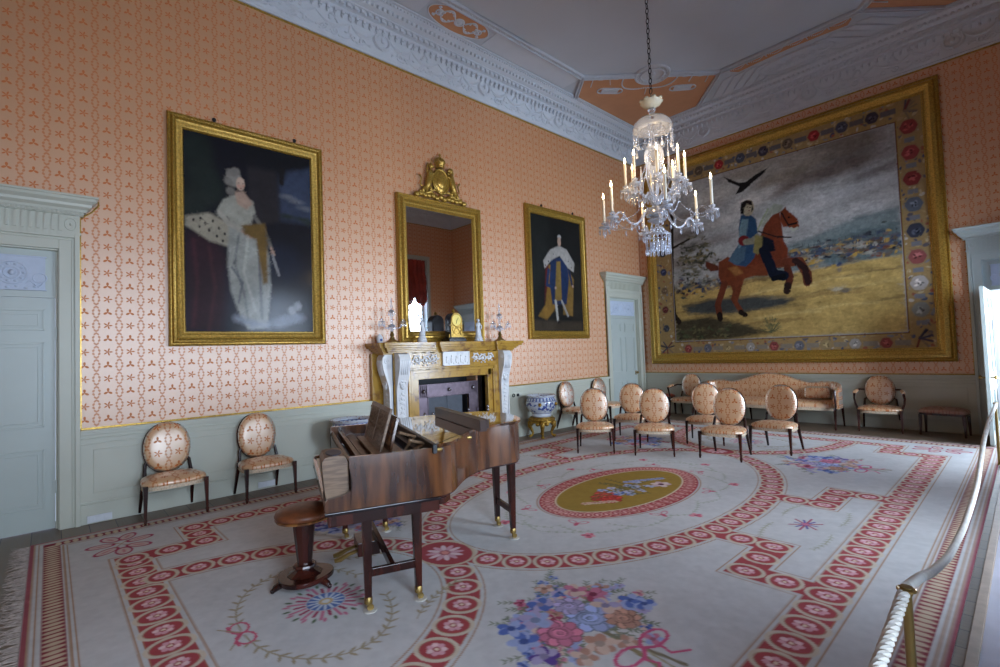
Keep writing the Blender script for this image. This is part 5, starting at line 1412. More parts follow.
def girandole(y, lab):
    r = empty('girandole', label=lab, cat='candelabrum', group='cut glass candelabra on the mantel'); r.matrix_world = ML @ T(y, -.22, 1.792)
    MB().lathe([(.11, 0), (.11, .012), (.07, .035), (.04, .06), (.025, .10), (.035, .12), (.02, .15), (.028, .17)], 20).build('gilt_foot', BRASS, r, smooth=True)
    g = MB(); g.lathe([(.012, .17), (.03, .20), (.014, .23), (.05, .25), (.055, .26), (.018, .28), (.016, .38), (.028, .41), (.012, .44), (.045, .47), (.03, .485), (.010, .50), (.022, .54), (.008, .58), (.016, .62), (.001, .69)], 14)
    drops(g, (0, 0), .052, 10, .26, .05); drops(g, (0, 0), .045, 8, .47, .05)
    g.build('glass_stem', CRYSTAL, r, smooth=True)
    for s in (-1, 1):
        a = MB(); P = [(0, 0, .27), (s * .06, -.01, .22), (s * .12, -.02, .22), (s * .165, -.03, .28), (s * .18, -.03, .31)]
        a.tube(P, .009, 7); a.lathe([(.012, 0), (.045, .008), (.05, .016), (.018, .02), (.016, .05), (.022, .055), (.001, .056)], 14, T(s * .18, -.03, .30))
        drops(a, (s * .18, -.03), .045, 9, .305, .055)
        a.build('glass_arm', CRYSTAL, r, smooth=True)
girandole(-7.27, 'cut glass candelabrum on a gilt foot at the left end of the mantel')
girandole(-5.10, 'cut glass candelabrum on a gilt foot at the right end of the mantel')

# ================================================================== CHAIRS
GIMP = plain('pale gimp braid', (206, 186, 160), .6, var=.2, nscale=60)
NAIL = plain('brass nails', (170, 140, 90), .3, metal=.8)
def superell(a, b, n, e=2.6, trap=0.0):
    out = []
    for i in range(n):
        t = 2 * PI * i / n; c, s = math.cos(t), math.sin(t)
        x = a * math.copysign(abs(c) ** (2 / e), c); y = b * math.copysign(abs(s) ** (2 / e), s)
        out.append((x * (1 - trap * y / b), y))
    return out
def seat_mb(a, b, z0, z1, dome, e=4, trap=.1, n=36, cy=0, bow=0.0):
    """upholstered seat; -y is the front; trap narrows the back"""
    m = MB(); base = superell(a, b, n, e, trap)
    base = [(x, y - (bow * (1 - (x / a) ** 2) if y < 0 else 0)) for x, y in base]
    rings = [(1.0, z0), (1.012, z0 + (z1 - z0) * .35), (1.0, z0 + (z1 - z0) * .75), (.965, z1), (.85, z1 + dome * .45), (.6, z1 + dome * .8), (.3, z1 + dome * .97)]
    vs = []
    for s, z in rings: vs += [(x * s, y * s + cy, z) for x, y in base]
    vs.append((0, cy, z1 + dome)); fs = [tuple(range(n))[::-1]]
    for i in range(len(rings) - 1):
        for j in range(n): fs.append((i * n + j, i * n + (j + 1) % n, (i + 1) * n + (j + 1) % n, (i + 1) * n + j))
    o = (len(rings) - 1) * n
    for j in range(n): fs.append((o + j, o + (j + 1) % n, len(vs) - 1))
    return m.add(vs, fs)
def pad_mb(a, b, th, dome, n=36, M=None, e=2.15):
    m = MB(); base = superell(a, b, n, e)
    rings = [(.90, th * .5 + .006), (.985, th * .35), (1.0, 0), (.985, -th * .35), (.90, -th * .5 - dome * .35), (.7, -th * .5 - dome * .7), (.4, -th * .5 - dome * .95)]
    vs = [(0, th * .5 + .010, 0)]
    for s, y in rings: vs += [(x * s, y, z * s) for x, z in base]
    vs.append((0, -th * .5 - dome, 0)); fs = [(0, 1 + j, 1 + (j + 1) % n) for j in range(n)]
    for i in range(len(rings) - 1):
        for j in range(n): fs.append((1 + i * n + j, 1 + (i + 1) * n + j, 1 + (i + 1) * n + (j + 1) % n, 1 + i * n + (j + 1) % n))
    o = 1 + (len(rings) - 1) * n
    for j in range(n): fs.append((o + (j + 1) % n, o + j, len(vs) - 1))
    return m.add(vs, fs, M)
def leg_part(parent, p0, p1, w0, w1, foot=True):
    m = MB(); m.taper(p0, p1, w0, w1)
    if foot:
        d = (Vector(p1) - Vector(p0)).normalized(); q = Vector(p1)
        m.taper(tuple(q - d * .055), tuple(q - d * .03), w1 * 1.45, w1 * 1.45); m.taper(tuple(q - d * .03), tuple(q), w1 * 1.35, w1 * .9)
    return m.build('leg', MAHOG, parent, bevel=.002)
def nails(mb, pts, r=.004):
    for p in pts: mb.ball(p, r, 5, 3)
def make_chair(label, group, arms=False):
    r = empty('open_armchair' if arms else 'side_chair', label=label, cat='armchair' if arms else 'chair', group=group)
    a, b = (.30, .25) if arms else (.275, .232)
    sh = .358
    uvs = lambda c: (c.x + .0, c.y + .07)
    seat_mb(a, b, sh + .005, sh + .048, .032, bow=.035).build('seat', CHAIRSILK, r, smooth=True, uv=uvs, angle=3)
    m = MB(); base = superell(a * .985, b * .985, 36, 4, .1); base = [(x, y - (.035 * (1 - (x / a) ** 2) if y < 0 else 0)) for x, y in base]
    m.prism(base, sh - .035, sh + .012); m.build('seat_rail', GIMP, r)
    m = MB(); nails(m, [(x * 1.02, y * 1.02, sh - .022) for x, y in superell(a * .985, b * .985, 60, 4, .1) if y > -.1]); nails(m, [(x * 1.015, y * 1.015 - .035 * (1 - (x / a) ** 2), sh - .022) for x, y in superell(a * .985, b * .985, 60, 4, .1) if y <= -.1])
    tag(m.build('nail_row', NAIL, r), kind='stuff')
    for s in (-1, 1):
        leg_part(r, (s * (a - .01), -b + .01, sh + .02), (s * (a - .005), -b - .005, .003), .042, .020)
        leg_part(r, (s * (a * .82), b - .03, sh + .02), (s * (a * .88), b + .10, .005), .038, .024, foot=False)
    # back: oval pad on two curved posts
    tilt = .11; cz = .680; cy = b + .018
    M = T(0, cy, cz, rx=-tilt)
    pa, pb = (.218, .268)
    pad_mb(pa, pb, .045, .035, M=M).build('backrest', CHAIRSILK, r, smooth=True, uv=lambda c: (c.x + .0, c.z + .005), angle=3)
    m = MB(); ov = superell(pa * 1.01, pb * 1.01, 40, 2.15); m.tube([tuple(M @ Vector((x * .99, .026, z * .99))) for x, z in ov], .007, 8, closed=True)
    m.build('back_rim', MAHOG if not arms else MAHOG, r, smooth=True)
    for s in (-1, 1):
        m = MB(); m.tube([(s * a * .80, b - .03, sh - .01), (s * a * .76, b + .0, sh + .09), (s * a * .74, b + .02, sh + .16), tuple(M @ Vector((s * pa * .86, .02, -pb * .52)))], [.022, .019, .017, .014], 8)
        m.build('back_post', MAHOG, r, smooth=True)
    if arms:
        for s in (-1, 1):
            m = MB(); m.tube([(s * (a + .0), -b + .10, sh + .01), (s * (a + .035), -b + .11, sh + .12), (s * (a + .045), -b + .09, sh + .21), (s * (a + .035), -b + .04, sh + .285)], [.020, .016, .016, .020], 8)
            m.tube([(s * (a + .035), -b + .03, sh + .285), (s * (a + .03), -b + .16, sh + .30), (s * (a - .01), b - .06, sh + .34), (s * (pa * .97), cy + .005, cz + .01)], [.020, .018, .017, .016], 8)
            m.build('arm', MAHOG, r, smooth=True)
            m = MB(); m.tube([(s * (a + .035), -b + .05, sh + .305), (s * (a + .025), -b + .14, sh + .325), (s * (a + .005), -b + .25, sh + .335)], [.024, .030, .022], 10); m.build('arm_pad', CHAIRSILK, r, smooth=True, uv=lambda c: (c.x, c.y))
    return r
def place(o, x, y, fx, fy, z=FLOOR_T):
    """stand a chair so that its front legs straddle (x, y) and it faces (fx, fy)"""
    l = math.hypot(fx, fy); fx /= l; fy /= l
    o.location = (x - fx * .237, y - fy * .237, z)
    o.rotation_euler = (0, 0, math.atan2(fy, fx) + PI / 2)
CH = [  # x, y (between front feet), facing, on carpet, label
    (.60, -10.035, 1, .02, 0, 'oval-backed chair nearest the left door, against the dado'),
    (.60, -9.11, 1, .02, 0, 'oval-backed chair against the dado between the door-side chair and the piano'),
    (2.06, -4.90, .60, -.80, 1, 'oval-backed chair in the loose group that stands nearest the blue-and-white bowl'),
    (1.955, -3.77, .46, -.89, 1, 'oval-backed chair of the loose group partly hidden behind its right neighbour, before the far door'),
    (2.84, -4.55, .46, -.89, 1, 'oval-backed chair third from left in the front of the loose group'),
    (3.04, -3.36, .35, -.93, 1, 'oval-backed chair of the loose group standing behind, next to the sofa left end'),
    (3.65, -4.24, .10, -1, 1, 'oval-backed chair closest to the camera on the carpet group, before the sofa'),
    (4.01, -3.41, -.03, -1, 1, 'rightmost oval-backed chair of the loose group, before the sofa middle'),
    (.60, -3.22, 1, -.04, 0, 'oval-backed chair by the left wall just right of the blue-and-white bowl'),
    (.60, -2.10, 1, -.04, 0, 'oval-backed chair by the left wall beside the far door'),
]
proto = make_chair('', 'oval-backed side chairs')
for i, (x, y, fx, fy, oc, lab) in enumerate(CH):
    o = proto if i == 0 else copy_tree(proto)
    o['label'] = lab; o['group'] = 'oval-backed side chairs'
    place(o, x, y, fx, fy, FLOOR_T)
ac = make_chair('armchair between the far door and the sofa, half hidden by chairs', 'oval-backed armchairs', arms=True)
place(ac, 1.27, -.60, .05, -1, 0)
ac2 = copy_tree(ac); ac2['label'] = 'armchair standing alone between the sofa and the long stool'; place(ac2, 4.80, -.58, .12, -1, 0)

def sofa():
    r = empty('sofa', label='long patterned silk sofa with curved back below the tapestry', cat='sofa'); r.location = (2.97, -.42, 0); r.scale = (.965, 1, 1)
    hw, sh = 1.22, .375
    n = 60; vs = []; zs = []
    # seat with serpentine front
    m = MB(); N = 48; top = []
    def front(x): return -.34 - .05 * math.cos(x / hw * PI) * 1.0
    rings = [(0, sh), (.008, sh + .03), (0, sh + .07), (-.03, sh + .095), (-.12, sh + .12)]
    vs = []; fs = []
    for i in range(N + 1):
        x = -hw + 2 * hw * i / N
        f = front(x) + .10 * max(0, (abs(x) / hw) ** 8)
        for ins, z in rings: vs.append((x * (1 - .0), f - ins, z))
        vs.append((x, .22, sh + .12)); vs.append((x, .22, sh))
    k = len(rings) + 2
    for i in range(N):
        for j in range(k): fs.append((i * k + j, (i + 1) * k + j, (i + 1) * k + (j + 1) % k, i * k + (j + 1) % k))
    fs.append(tuple(range(k))); fs.append(tuple(range(N * k, N * k + k))[::-1])
    m.add(vs, fs); m.build('seat', CHAIRSILK, r, smooth=True, uv=lambda c: (c.x, c.y), angle=1.2)
    m = MB()
    vs = []; fs = []
    for i in range(N + 1):
        x = -hw + 2 * hw * i / N; f = front(x) + .10 * max(0, (abs(x) / hw) ** 8)
        vs += [(x, f - .004, sh - .045), (x, f - .004, sh + .01), (x, f + .03, sh + .01), (x, f + .03, sh - .045)]
    for i in range(N):
        for j in range(4): fs.append((4 * i + j, 4 * i + 4 + j, 4 * i + 4 + (j + 1) % 4, 4 * i + (j + 1) % 4))
    fs.append((0, 1, 2, 3)); fs.append((4 * N + 3, 4 * N + 2, 4 * N + 1, 4 * N))
    m.add(vs, fs); m.box(-hw, hw, .18, .22, sh - .05, sh + .01); m.build('seat_rail', GIMP, r)
    # back: plan curves forward at the ends into the arms; top swells in the middle
    m = MB(); K = 72; vs = []; fs = []
    def plan(t):           # t in -1..1
        x = 1.30 * math.sin(t * PI / 2) ** 1 if False else None
        s = abs(t)
        if s < .78: px = s / .78 * 1.10; py = .20
        else:
            a = (s - .78) / .22
            px = 1.10 + .19 * math.sin(min(1, a * 1.6) * PI / 2); py = .20 - .52 * max(0, a) ** 1.25
        return math.copysign(px, t), py
    def topz(t):
        s = abs(t); z = .80 + .19 * (0.5 + 0.5 * math.cos(min(1, s / .62) * PI))
        if s > .55: z += .035 * math.sin(min(1, (s - .55) / .35) * PI)
        if s > .84: z -= .10 * ((s - .84) / .16) ** 2
        return z
    for i in range(K + 1):
        t = -1 + 2 * i / K; px, py = plan(t); e = .001; qx, qy = plan(t + e if t < .99 else t); ox, oy = plan(t - e if t > -.99 else t)
        dx, dy = qx - ox, qy - oy; l = math.hypot(dx, dy) or 1; nx, ny = dy / l, -dx / l       # towards the sitter
        z1 = topz(t)
        sec = [(.0, sh), (.045, sh + .05), (.05, (sh + z1) / 2), (.035, z1 - .05), (.015, z1 - .01), (-.02, z1), (-.05, z1 - .03), (-.05, sh)]
        for d, z in sec: vs.append((px + nx * d, py + ny * d, z))
    k = 8
    for i in range(K):
        for j in range(k): fs.append((i * k + j, i * k + (j + 1) % k, (i + 1) * k + (j + 1) % k, (i + 1) * k + j))
    fs.append(tuple(range(k))[::-1]); fs.append(tuple(range(K * k, K * k + k)))
    m.add(vs, fs); m.build('backrest', CHAIRSILK, r, smooth=True, uv=lambda c: (c.x, c.z), angle=1.2)
    for s in (-1, 1):
        x = 1.285 * s
        m = MB(); m.tube([(x, -.30, sh - .02), (x + .0, -.33, sh + .12), (x - s * .0, -.345, sh + .22), (x, -.335, sh + .33)], [.020, .018, .022, .016], 8); m.build('arm_support', MAHOG, r, smooth=True)
    for x in (-1.27, -.42, .42, 1.27):
        leg_part(r, (x, -.31 - (.04 if abs(x) < 1 else 0), sh), (x, -.345 - (.03 if abs(x) < 1 else 0), 0), .045, .022)
        leg_part(r, (x, .19, sh), (x, .26, 0), .04, .024, foot=False)
    return r
sofa()
def bolster(x, lab):
    r = empty('sofa_cushion', label=lab, cat='cushion', group='cushions on the sofa'); r.location = (2.95 + x, -.335, .618)
    M = T(0, 0, 0, rx=-.22)
    c = pad_mb(.21, .115, .07, .03, M=M, e=5).build('cover', CHAIRSILK, r, smooth=True, uv=lambda c: (c.x, c.z), angle=3)
    MB().tube([tuple(M @ Vector((a, 0, b))) for a, b in superell(.212, .117, 36, 5)], .006, 6, closed=True).build('piping', GIMP, r)
bolster(.88, 'small rectangular cushion against the right arm of the sofa')

def window_stool():
    r = empty('long_stool', label='long upholstered stool on dark legs beneath the dado beside the open door', cat='stool'); r.location = (5.60, -.33, 0); r.rotation_euler = (0, 0, -.10)
    st = silk('faded stool silk', (150, 118, 104), (140, 92, 76), .5, .5)
    seat_mb(.30, .19, .36, .41, .05, e=5, trap=0).build('seat', st, r, smooth=True, uv=lambda c: (c.x, c.y), angle=3)
    MB().prism(superell(.295, .187, 36, 5), .33, .362).build('seat_rail', MAHOG, r)
    for sx in (-1, 1):
        for sy in (-1, 1): leg_part(r, (sx * .265, sy * .155, .34), (sx * .275, sy * .165, 0), .045, .025, foot=False)
window_stool()
def red_stool():
    r = empty('stool', label='stool with red seat tucked beside the armchair near the far door', cat='stool'); r.location = (.64, -.28, 0)
    rd = plain('red leather', (160, 62, 36), .4, var=.2)
    seat_mb(.24, .17, .42, .45, .035, e=5, trap=0).build('seat', rd, r, smooth=True, angle=3)
    MB().prism(superell(.235, .167, 36, 5), .385, .422).build('seat_rail', MAHOG, r)
    for sx in (-1, 1):
        for sy in (-1, 1): leg_part(r, (sx * .205, sy * .135, .40), (sx * .215, sy * .145, 0), .045, .028, foot=False)
red_stool()

# ================================================================== PORCELAIN BOWLS ON GILT STANDS
def porcelain():
    m = bpy.data.materials.new('blue and white porcelain'); nb = NB(m)
    tc = nb.n('ShaderNodeTexCoord').outputs['Object']
    sp = nb.n('ShaderNodeSeparateXYZ'); nb.link(tc, sp.inputs[0])
    an = nb.math('ARCTAN2', sp.outputs[1], sp.outputs[0])
    n1 = nb.noise(13, tc, 5); n2 = nb.noise(26, tc, 4)
    z = sp.outputs[2]
    body = nb.math('MULTIPLY', nb.step(n1, .50, .56), nb.math('MULTIPLY', nb.step(z, .08, .12), nb.math('SUBTRACT', 1, nb.step(z, .30, .33))))
    c = nb.mix(body, L3((196, 204, 214)), L3((62, 84, 150)))
    rust = nb.math('MULTIPLY', nb.step(n2, .60, .66), nb.step(z, .12, .18))
    c = nb.mix(nb.math('MULTIPLY', rust, .8), c, L3((140, 96, 64)))
    band = nb.math('LESS_THAN', nb.math('ABSOLUTE', nb.math('SUBTRACT', z, .365)), .028)
    c = nb.mix(nb.math('MULTIPLY', band, nb.math('ADD', .5, nb.math('MULTIPLY', .5, nb.math('SINE', nb.math('MULTIPLY', an, 26))))), c, L3((64, 84, 140)))
    for zz in (.33, .40, .075): c = nb.mix(nb.math('LESS_THAN', nb.math('ABSOLUTE', nb.math('SUBTRACT', z, zz)), .005), c, L3((50, 70, 130)))
    nb.bsdf(c, .12, 0, .6, Coat_Weight=.5, Coat_Roughness=.05)
    return m
PORCB = porcelain()
def bowl_on_stand(y, lab_b, lab_s):
    x = .44
    s = empty('gilt_stand', label=lab_s, cat='stand', group='carved gilt stands', loc=(x, y, FLOOR_T + .004)); s.scale = (.9, .9, .86)
    m = MB(); m.lathe([(.25, .36), (.27, .375), (.27, .41), (.24, .42), (.24, .44), (.001, .44)], 32); m.lathe([(.23, .31), (.245, .33), (.24, .37), (.001, .37)], 32)
    for i in range(24): a = 2 * PI * i / 24; m.ball((.265 * math.cos(a), .265 * math.sin(a), .392), .016, 6, 4)
    for i in range(8):
        a = 2 * PI * i / 8 + .39; m.ball((.235 * math.cos(a), .235 * math.sin(a), .30), (.05, .05, .045), 8, 6)
    m.build('carved_frieze', GOLD_DK, s, smooth=True)
    for i in range(4):
        a = PI / 4 + i * PI / 2; l = MB(); P = []
        for (q, z) in ((.20, .36), (.245, .31), (.25, .24), (.21, .16), (.185, .10), (.205, .05), (.25, .025), (.265, .03)): P.append((q * math.cos(a), q * math.sin(a), z))
        l.tube(P, [.045, .055, .045, .032, .024, .024, .030, .018], 8); l.ball((.245 * math.cos(a), .245 * math.sin(a), .03), (.04, .04, .03), 8, 6)
        l.ball((.255 * math.cos(a), .255 * math.sin(a), .28), (.03, .03, .04), 8, 6)
        l.build('leg', GOLD_DK, s, smooth=True, angle=3)
    b = empty('porcelain_fish_bowl', label=lab_b, cat='bowl', group='blue-and-white porcelain bowls', loc=(x, y, FLOOR_T + .004 + .44 * .86)); b.scale = (.9, .9, .88)
    prof = [(.19, 0), (.20, .01), (.195, .07), (.22, .10), (.285, .17), (.32, .25), (.315, .32), (.285, .38), (.275, .40), (.30, .425), (.315, .44), (.31, .452), (.29, .45), (.265, .42), (.27, .38), (.295, .31), (.295, .25), (.26, .18), (.18, .12), (.001, .11)]
    MB().lathe(prof, 48).build('body', PORCB, b, smooth=True, angle=3)
    m = MB(); m.lathe([(.20, .012), (.203, .02), (.198, .065), (.195, .066), (.001, .066)], 40); m.build('foot_ring', plain('plain white glaze', (206, 208, 212), .15), b, smooth=True)
    for k in (-1, 1):
        m = MB(); m.ball((.322 * math.cos(-.6 * k - .3), .322 * math.sin(-.6 * k - .3), .27), (.035, .035, .04), 10, 6); m.build('lion_mask', GOLD_DK, b, smooth=True)
bowl_on_stand(-4.33, 'blue-and-white porcelain bowl to the right of the fireplace', 'low carved gilt stand under the bowl right of the fireplace')
bowl_on_stand(-8.03, 'porcelain bowl whose pale rim shows behind the piano', 'low carved gilt stand hidden behind the piano')

# ================================================================== PIANO
def piano():
    n0 = Vector((3.83, -9.39, 0)); th = math.atan2(.944, .33)
    # local frame: x along the case towards the tail, y towards the far (bass) side
    r = empty('grand_piano', (n0.x, n0.y, FLOOR_T), th, label='walnut grand piano with raised lid flap, on trestle legs beside the fireplace', cat='piano')
    ZB, ZT = .655, .975
    def near_curve():
        P = [(-.27, 0), (.0, 0), (.26, 0), (.36, .02), (.44, .10), (.52, .23), (.62, .38), (.74, .50), (.86, .57), (1.0, .605), (1.14, .625)]
        return P
    tail = [(1.22, .70), (1.27, .82), (1.30, .98), (1.31, 1.14), (1.28, 1.30), (1.21, 1.43), (1.12, 1.50)]
    out = near_curve() + tail + [(-.27, 1.50)]
    def smooth_poly(P, it=2):
        for _ in range(it):
            Q = [P[0]]
            for a, b in zip(P[:-1], P[1:]):
                Q += [(a[0] * .75 + b[0] * .25, a[1] * .75 + b[1] * .25), (a[0] * .25 + b[0] * .75, a[1] * .25 + b[1] * .75)]
            Q.append(P[-1]); P = Q
        return P
    rim = smooth_poly(near_curve() + tail + [(1.0, 1.50), (-.27, 1.50)])
    # side walls of the case
    m = MB(); n = len(rim); vs = []
    def inset(P, d):
        o = []
        for i, p in enumerate(P):
            a = P[max(0, i - 1)]; b = P[min(len(P) - 1, i + 1)]; dx, dy = b[0] - a[0], b[1] - a[1]; l = math.hypot(dx, dy) or 1
            o.append((p[0] - dy / l * d, p[1] + dx / l * d))
        return o
    inn = inset(rim, .03)
    for p, q in zip(rim, inn): vs += [(p[0], p[1], ZB), (p[0], p[1], ZT), (q[0], q[1], ZT), (q[0], q[1], ZB)]
    fs = []
    for i in range(n - 1):
        for j in range(4): fs.append((4 * i + j, 4 * i + 4 + j, 4 * i + 4 + (j + 1) % 4, 4 * i + (j + 1) % 4))
    fs += [(0, 1, 2, 3), (4 * n - 4, 4 * n - 1, 4 * n - 2, 4 * n - 3)]
    m.add(vs, fs)
    # cheeks at the keyboard end, with the S-shaped fall
    for y0, y1 in ((0, .03), (1.47, 1.50)):
        prof = [(-.27, ZB), (-.27, ZT), (-.272, .91), (-.262, .86), (-.25, .82), (-.262, .775), (-.30, .75), (-.35, .74), (-.40, .735), (-.415, .72), (-.415, ZB)]
        k = len(prof)
        m.add([(x, y0, z) for x, z in prof] + [(x, y1, z) for x, z in prof], [tuple(range(k)), tuple(range(2 * k - 1, k - 1, -1))] + [(i, k + i, k + (i + 1) % k, (i + 1) % k) for i in range(k)])
    m.build('case', BURR, r, smooth=True, angle=.5)
    m = MB(); poly = [(-.40, .01), (-.27, .01)] + inset(rim, .012)[1:] + [(-.27, 1.49), (-.40, 1.49)]
    m.prism(poly, ZB - .015, ZB + .02); m.build('bottom_board', MAHOG, r)
    # moulding and lower frame block along the straight side
    for ya, yb in ((-.008, .06), (1.44, 1.508)): MB().box(-.42, .30, ya, yb, ZB - .02, ZB - .002).build('base_moulding', plain('polished black edge', (26, 20, 24), .12), r, bevel=.004)
    # interior: soundboard, action, braces
    m = MB(); m.prism([(.22, .03), (.30, .03)] + [p for p in inn[8:-2]] + [(.22, 1.47)], .80, .81); m.build('soundboard', RAWWOOD, r)
    m = MB(); m.box(-.27, .24, .03, 1.47, ZB + .02, .80); m.box(.20, .26, .03, 1.47, .80, .93); m.box(-.27, -.24, .03, 1.47, .80, .90); m.build('wrest_plank', BLACKW, r)
    m = MB(); m.box(-.14, -.02, .03, 1.47, .86, .895); m.box(-.20, -.17, .03, 1.47, .88, .93); m.box(.08, .10, .03, 1.47, .88, .925); m.build('action_rail', RAWWOOD, r)
    m = MB()
    for i in range(60): m.tube([(-.08, .06 + i * .0235, .90), (.20 + .9 * (i / 60) ** .7 * .9, .10 + i * .0225, .86)], .0014, 3, cap=False)
    tag(m.build('strings', STEEL, r), kind='stuff')
    # keyboard
    m = MB()
    for i in range(43):
        y = .09 + i * .0307; m.box(-.395, -.262, y, y + .0285, .70, .725)
    tag(m.build('white_keys', KEYIV, r), kind='stuff')
    m = MB()
    for i in range(42):
        if i % 7 in (2, 6): continue
        y = .09 + (i + 1) * .0307 - .007; m.box(-.350, -.262, y, y + .014, .72, .738)
    tag(m.build('black_keys', BLACKW, r), kind='stuff')
    m = MB(); m.box(-.42, -.395, .03, 1.47, ZB, .72); m.build('key_slip', BURR, r)
    # hinged key cover: a curved board raised in front of the nameboard, rolled at the top
    m = MB(); vs = []; fs = []
    prof = [(-.27, .70), (-.395, .70), (-.41, .74), (-.425, .90), (-.425, .955), (-.41, .978), (-.385, .985), (-.32, .985), (-.29, .975), (-.275, .94), (-.27, .90)]
    k = len(prof)
    for yv in (.035, .33): vs += [(x, yv, z) for x, z in prof]
    m.add(vs, [tuple(range(k)), tuple(range(2 * k - 1, k - 1, -1))] + [(i, k + i, k + (i + 1) % k, (i + 1) % k) for i in range(k)])
    kc = m.build('key_cover', RAWWOOD, r, smooth=True, angle=.5)
    MB().lathe([(.048, 0), (.048, .004), (.040, .005), (.001, .002)], 28, T(-.35, .16, .985), sy=2.2).build('oval_recess', plain('dark blue reflection', (40, 50, 70), .5), kc)  # dark blue colour stands in for the reflection in the oval opening
    m = MB(); m.box(-.262, -.245, .03, 1.47, .74, .93); m.build('nameboard', RAWWOOD, r)
    # music desk: two leaning fretted leaves and a slanting shelf
    for (x0, lean, y0, y1, h, nm, mt) in ((-.03, .16, .30, 1.05, .30, 'music_desk', RAWWOOD), (.03, .13, .26, .95, .24, 'desk_leaf', BURR)):
        m = MB(); M = T(x0, 0, .93, ry=lean + .12)
        m.box(-.008, .008, y0, y1, 0, .03, M); m.box(-.008, .008, y0, y1, h - .03, h, M)
        for yv in (y0, (y0 + y1) / 2 - .015, y1 - .03): m.box(-.008, .008, yv, yv + .03, 0, h, M)
        c = int((y1 - y0) / .045)
        for i in range(c):
            yy = y0 + (i + .5) * (y1 - y0) / c
            m.tube([(0, yy - .015, .03), (0, yy + .012, h * .4), (0, yy - .012, h * .65), (0, yy + .015, h - .03)], .006, 5, M); m.ball((0, yy, h * .5), (.006, .014, .016), 7, 5, M)
        m.build(nm, mt, r)
    m = MB(); m.box(-.09, .12, .25, 1.10, .915, .93); m.build('desk_shelf', RAWWOOD, r)
    m = MB(); m.tube([(.16, .42, .90), (.23, .38, 1.00), (.10, .30, 1.05)], .011, 6); m.tube([(.16, .30, .90), (.26, .22, .97), (.13, .12, 1.02)], .011, 6); m.build('desk_strut', RAWWOOD, r)
    # main lid, closed, with its front edge open over the action
    LP = inset(smooth_poly(near_curve() + tail + [(1.0, 1.50), (.2, 1.50)]), -.018)
    LP = [p for p in LP if p[0] > .26]
    m = MB(); m.prism([(.27, -.02)] + LP + [(.27, 1.52)], ZT + .002, ZT + .024)
    m.build('lid', two_tone('polished lid', (58, 34, 22), (112, 70, 38), 5, (2, .5, 1), rough=.06, Coat_Weight=1.0, Coat_Roughness=.03), r, bevel=.004)
    m = MB(); m.box(.255, .285, -.02, 1.52, ZT - .035, ZT + .026); m.build('lid_edge', BLACKW, r, bevel=.004)
    # folded front flap lying along the lid on its edge
    m = MB(); M = T(.70, .27, ZT + .026, rz=.03)
    m.box(0, .055, 0, 1.12, 0, .085, M); m.box(.055, .075, 0, 1.12, .02, .085, M); m.build('lid_flap', plain('dark flap wood', (60, 42, 36), .35, var=.15), r, bevel=.003)
    for x, y in ((.30, -.012), (.62, .30)): MB().ball((x, y, ZT - .012), (.022, .012, .014), 8, 6).build('brass_catch', BRASS, r)
    # trestle: two pairs under the keyboard, one pair under the tail
    def pair(pts, apron):
        for (x, y) in pts:
            l = MB(); l.taper((x, y, ZB - .02), (x, y, .07), .062, .040); l.build('leg', MAHOG, r, bevel=.003)
            c = MB(); c.lathe([(.021, .045), (.026, .05), (.026, .085), (.022, .09)], 12, T(x, y, 0)); c.tube([(x - .008, y, .05), (x + .01, y, .022)], .009, 6)
            c.tube([(x + .012, y - .009, .022), (x + .012, y + .009, .022)], .020, 12); c.build('caster', BRASS, r, smooth=True)
            MB().lathe([(.042, 0), (.044, .006), (.036, .008), (.001, .004)], 18, T(x + .01, y, 0)).build('caster_cup', plain('pale caster cup', (206, 200, 190), .3), r, smooth=True)
        (xa, ya), (xb, yb) = pts
        m = MB(); m.taper((xa, ya, .235), (xb, yb, .235), .05, .05, d0=.03, d1=.03); m.build('leg_stretcher', MAHOG, r, bevel=.003)
    pair([(-.17, .055), (.15, .055)], 1); pair([(-.17, 1.42), (.18, 1.42)], 1); pair([(1.13, .70), (1.13, 1.04)], 0)
    m = MB(); m.box(-.40, .30, .02, .10, ZB - .095, ZB - .018); m.box(-.40, .30, 1.38, 1.48, ZB - .095, ZB - .018); m.box(-.30, -.22, .05, 1.44, ZB - .09, ZB - .018)
    m.prism([(.30, .02), (.30, .10), (.40, .10), (.34, .02)], ZB - .06, ZB - .018)
    m.build('trestle_frame', MAHOG, r, bevel=.004)
    m = MB(); m.taper((-.01, .055, .235), (-.01, 1.42, .235), .05, .05, d0=.03, d1=.03); m.build('long_stretcher', MAHOG, r, bevel=.003)
    # pedal box
    m = MB(); m.box(-.16, .0, .62, .86, .12, .22); m.box(-.10, -.06, .66, .70, .22, ZB - .015); m.box(-.10, -.06, .78, .82, .22, ZB - .015); m.build('pedal_lyre', MAHOG, r, bevel=.004)
    for yv in (.69, .79):
        m = MB(); m.tube([(-.14, yv, .15), (-.22, yv, .13), (-.28, yv, .105), (-.32, yv, .10)], [.012, .014, .02, .014], 8); m.build('pedal', BRASS, r, smooth=True)
piano()

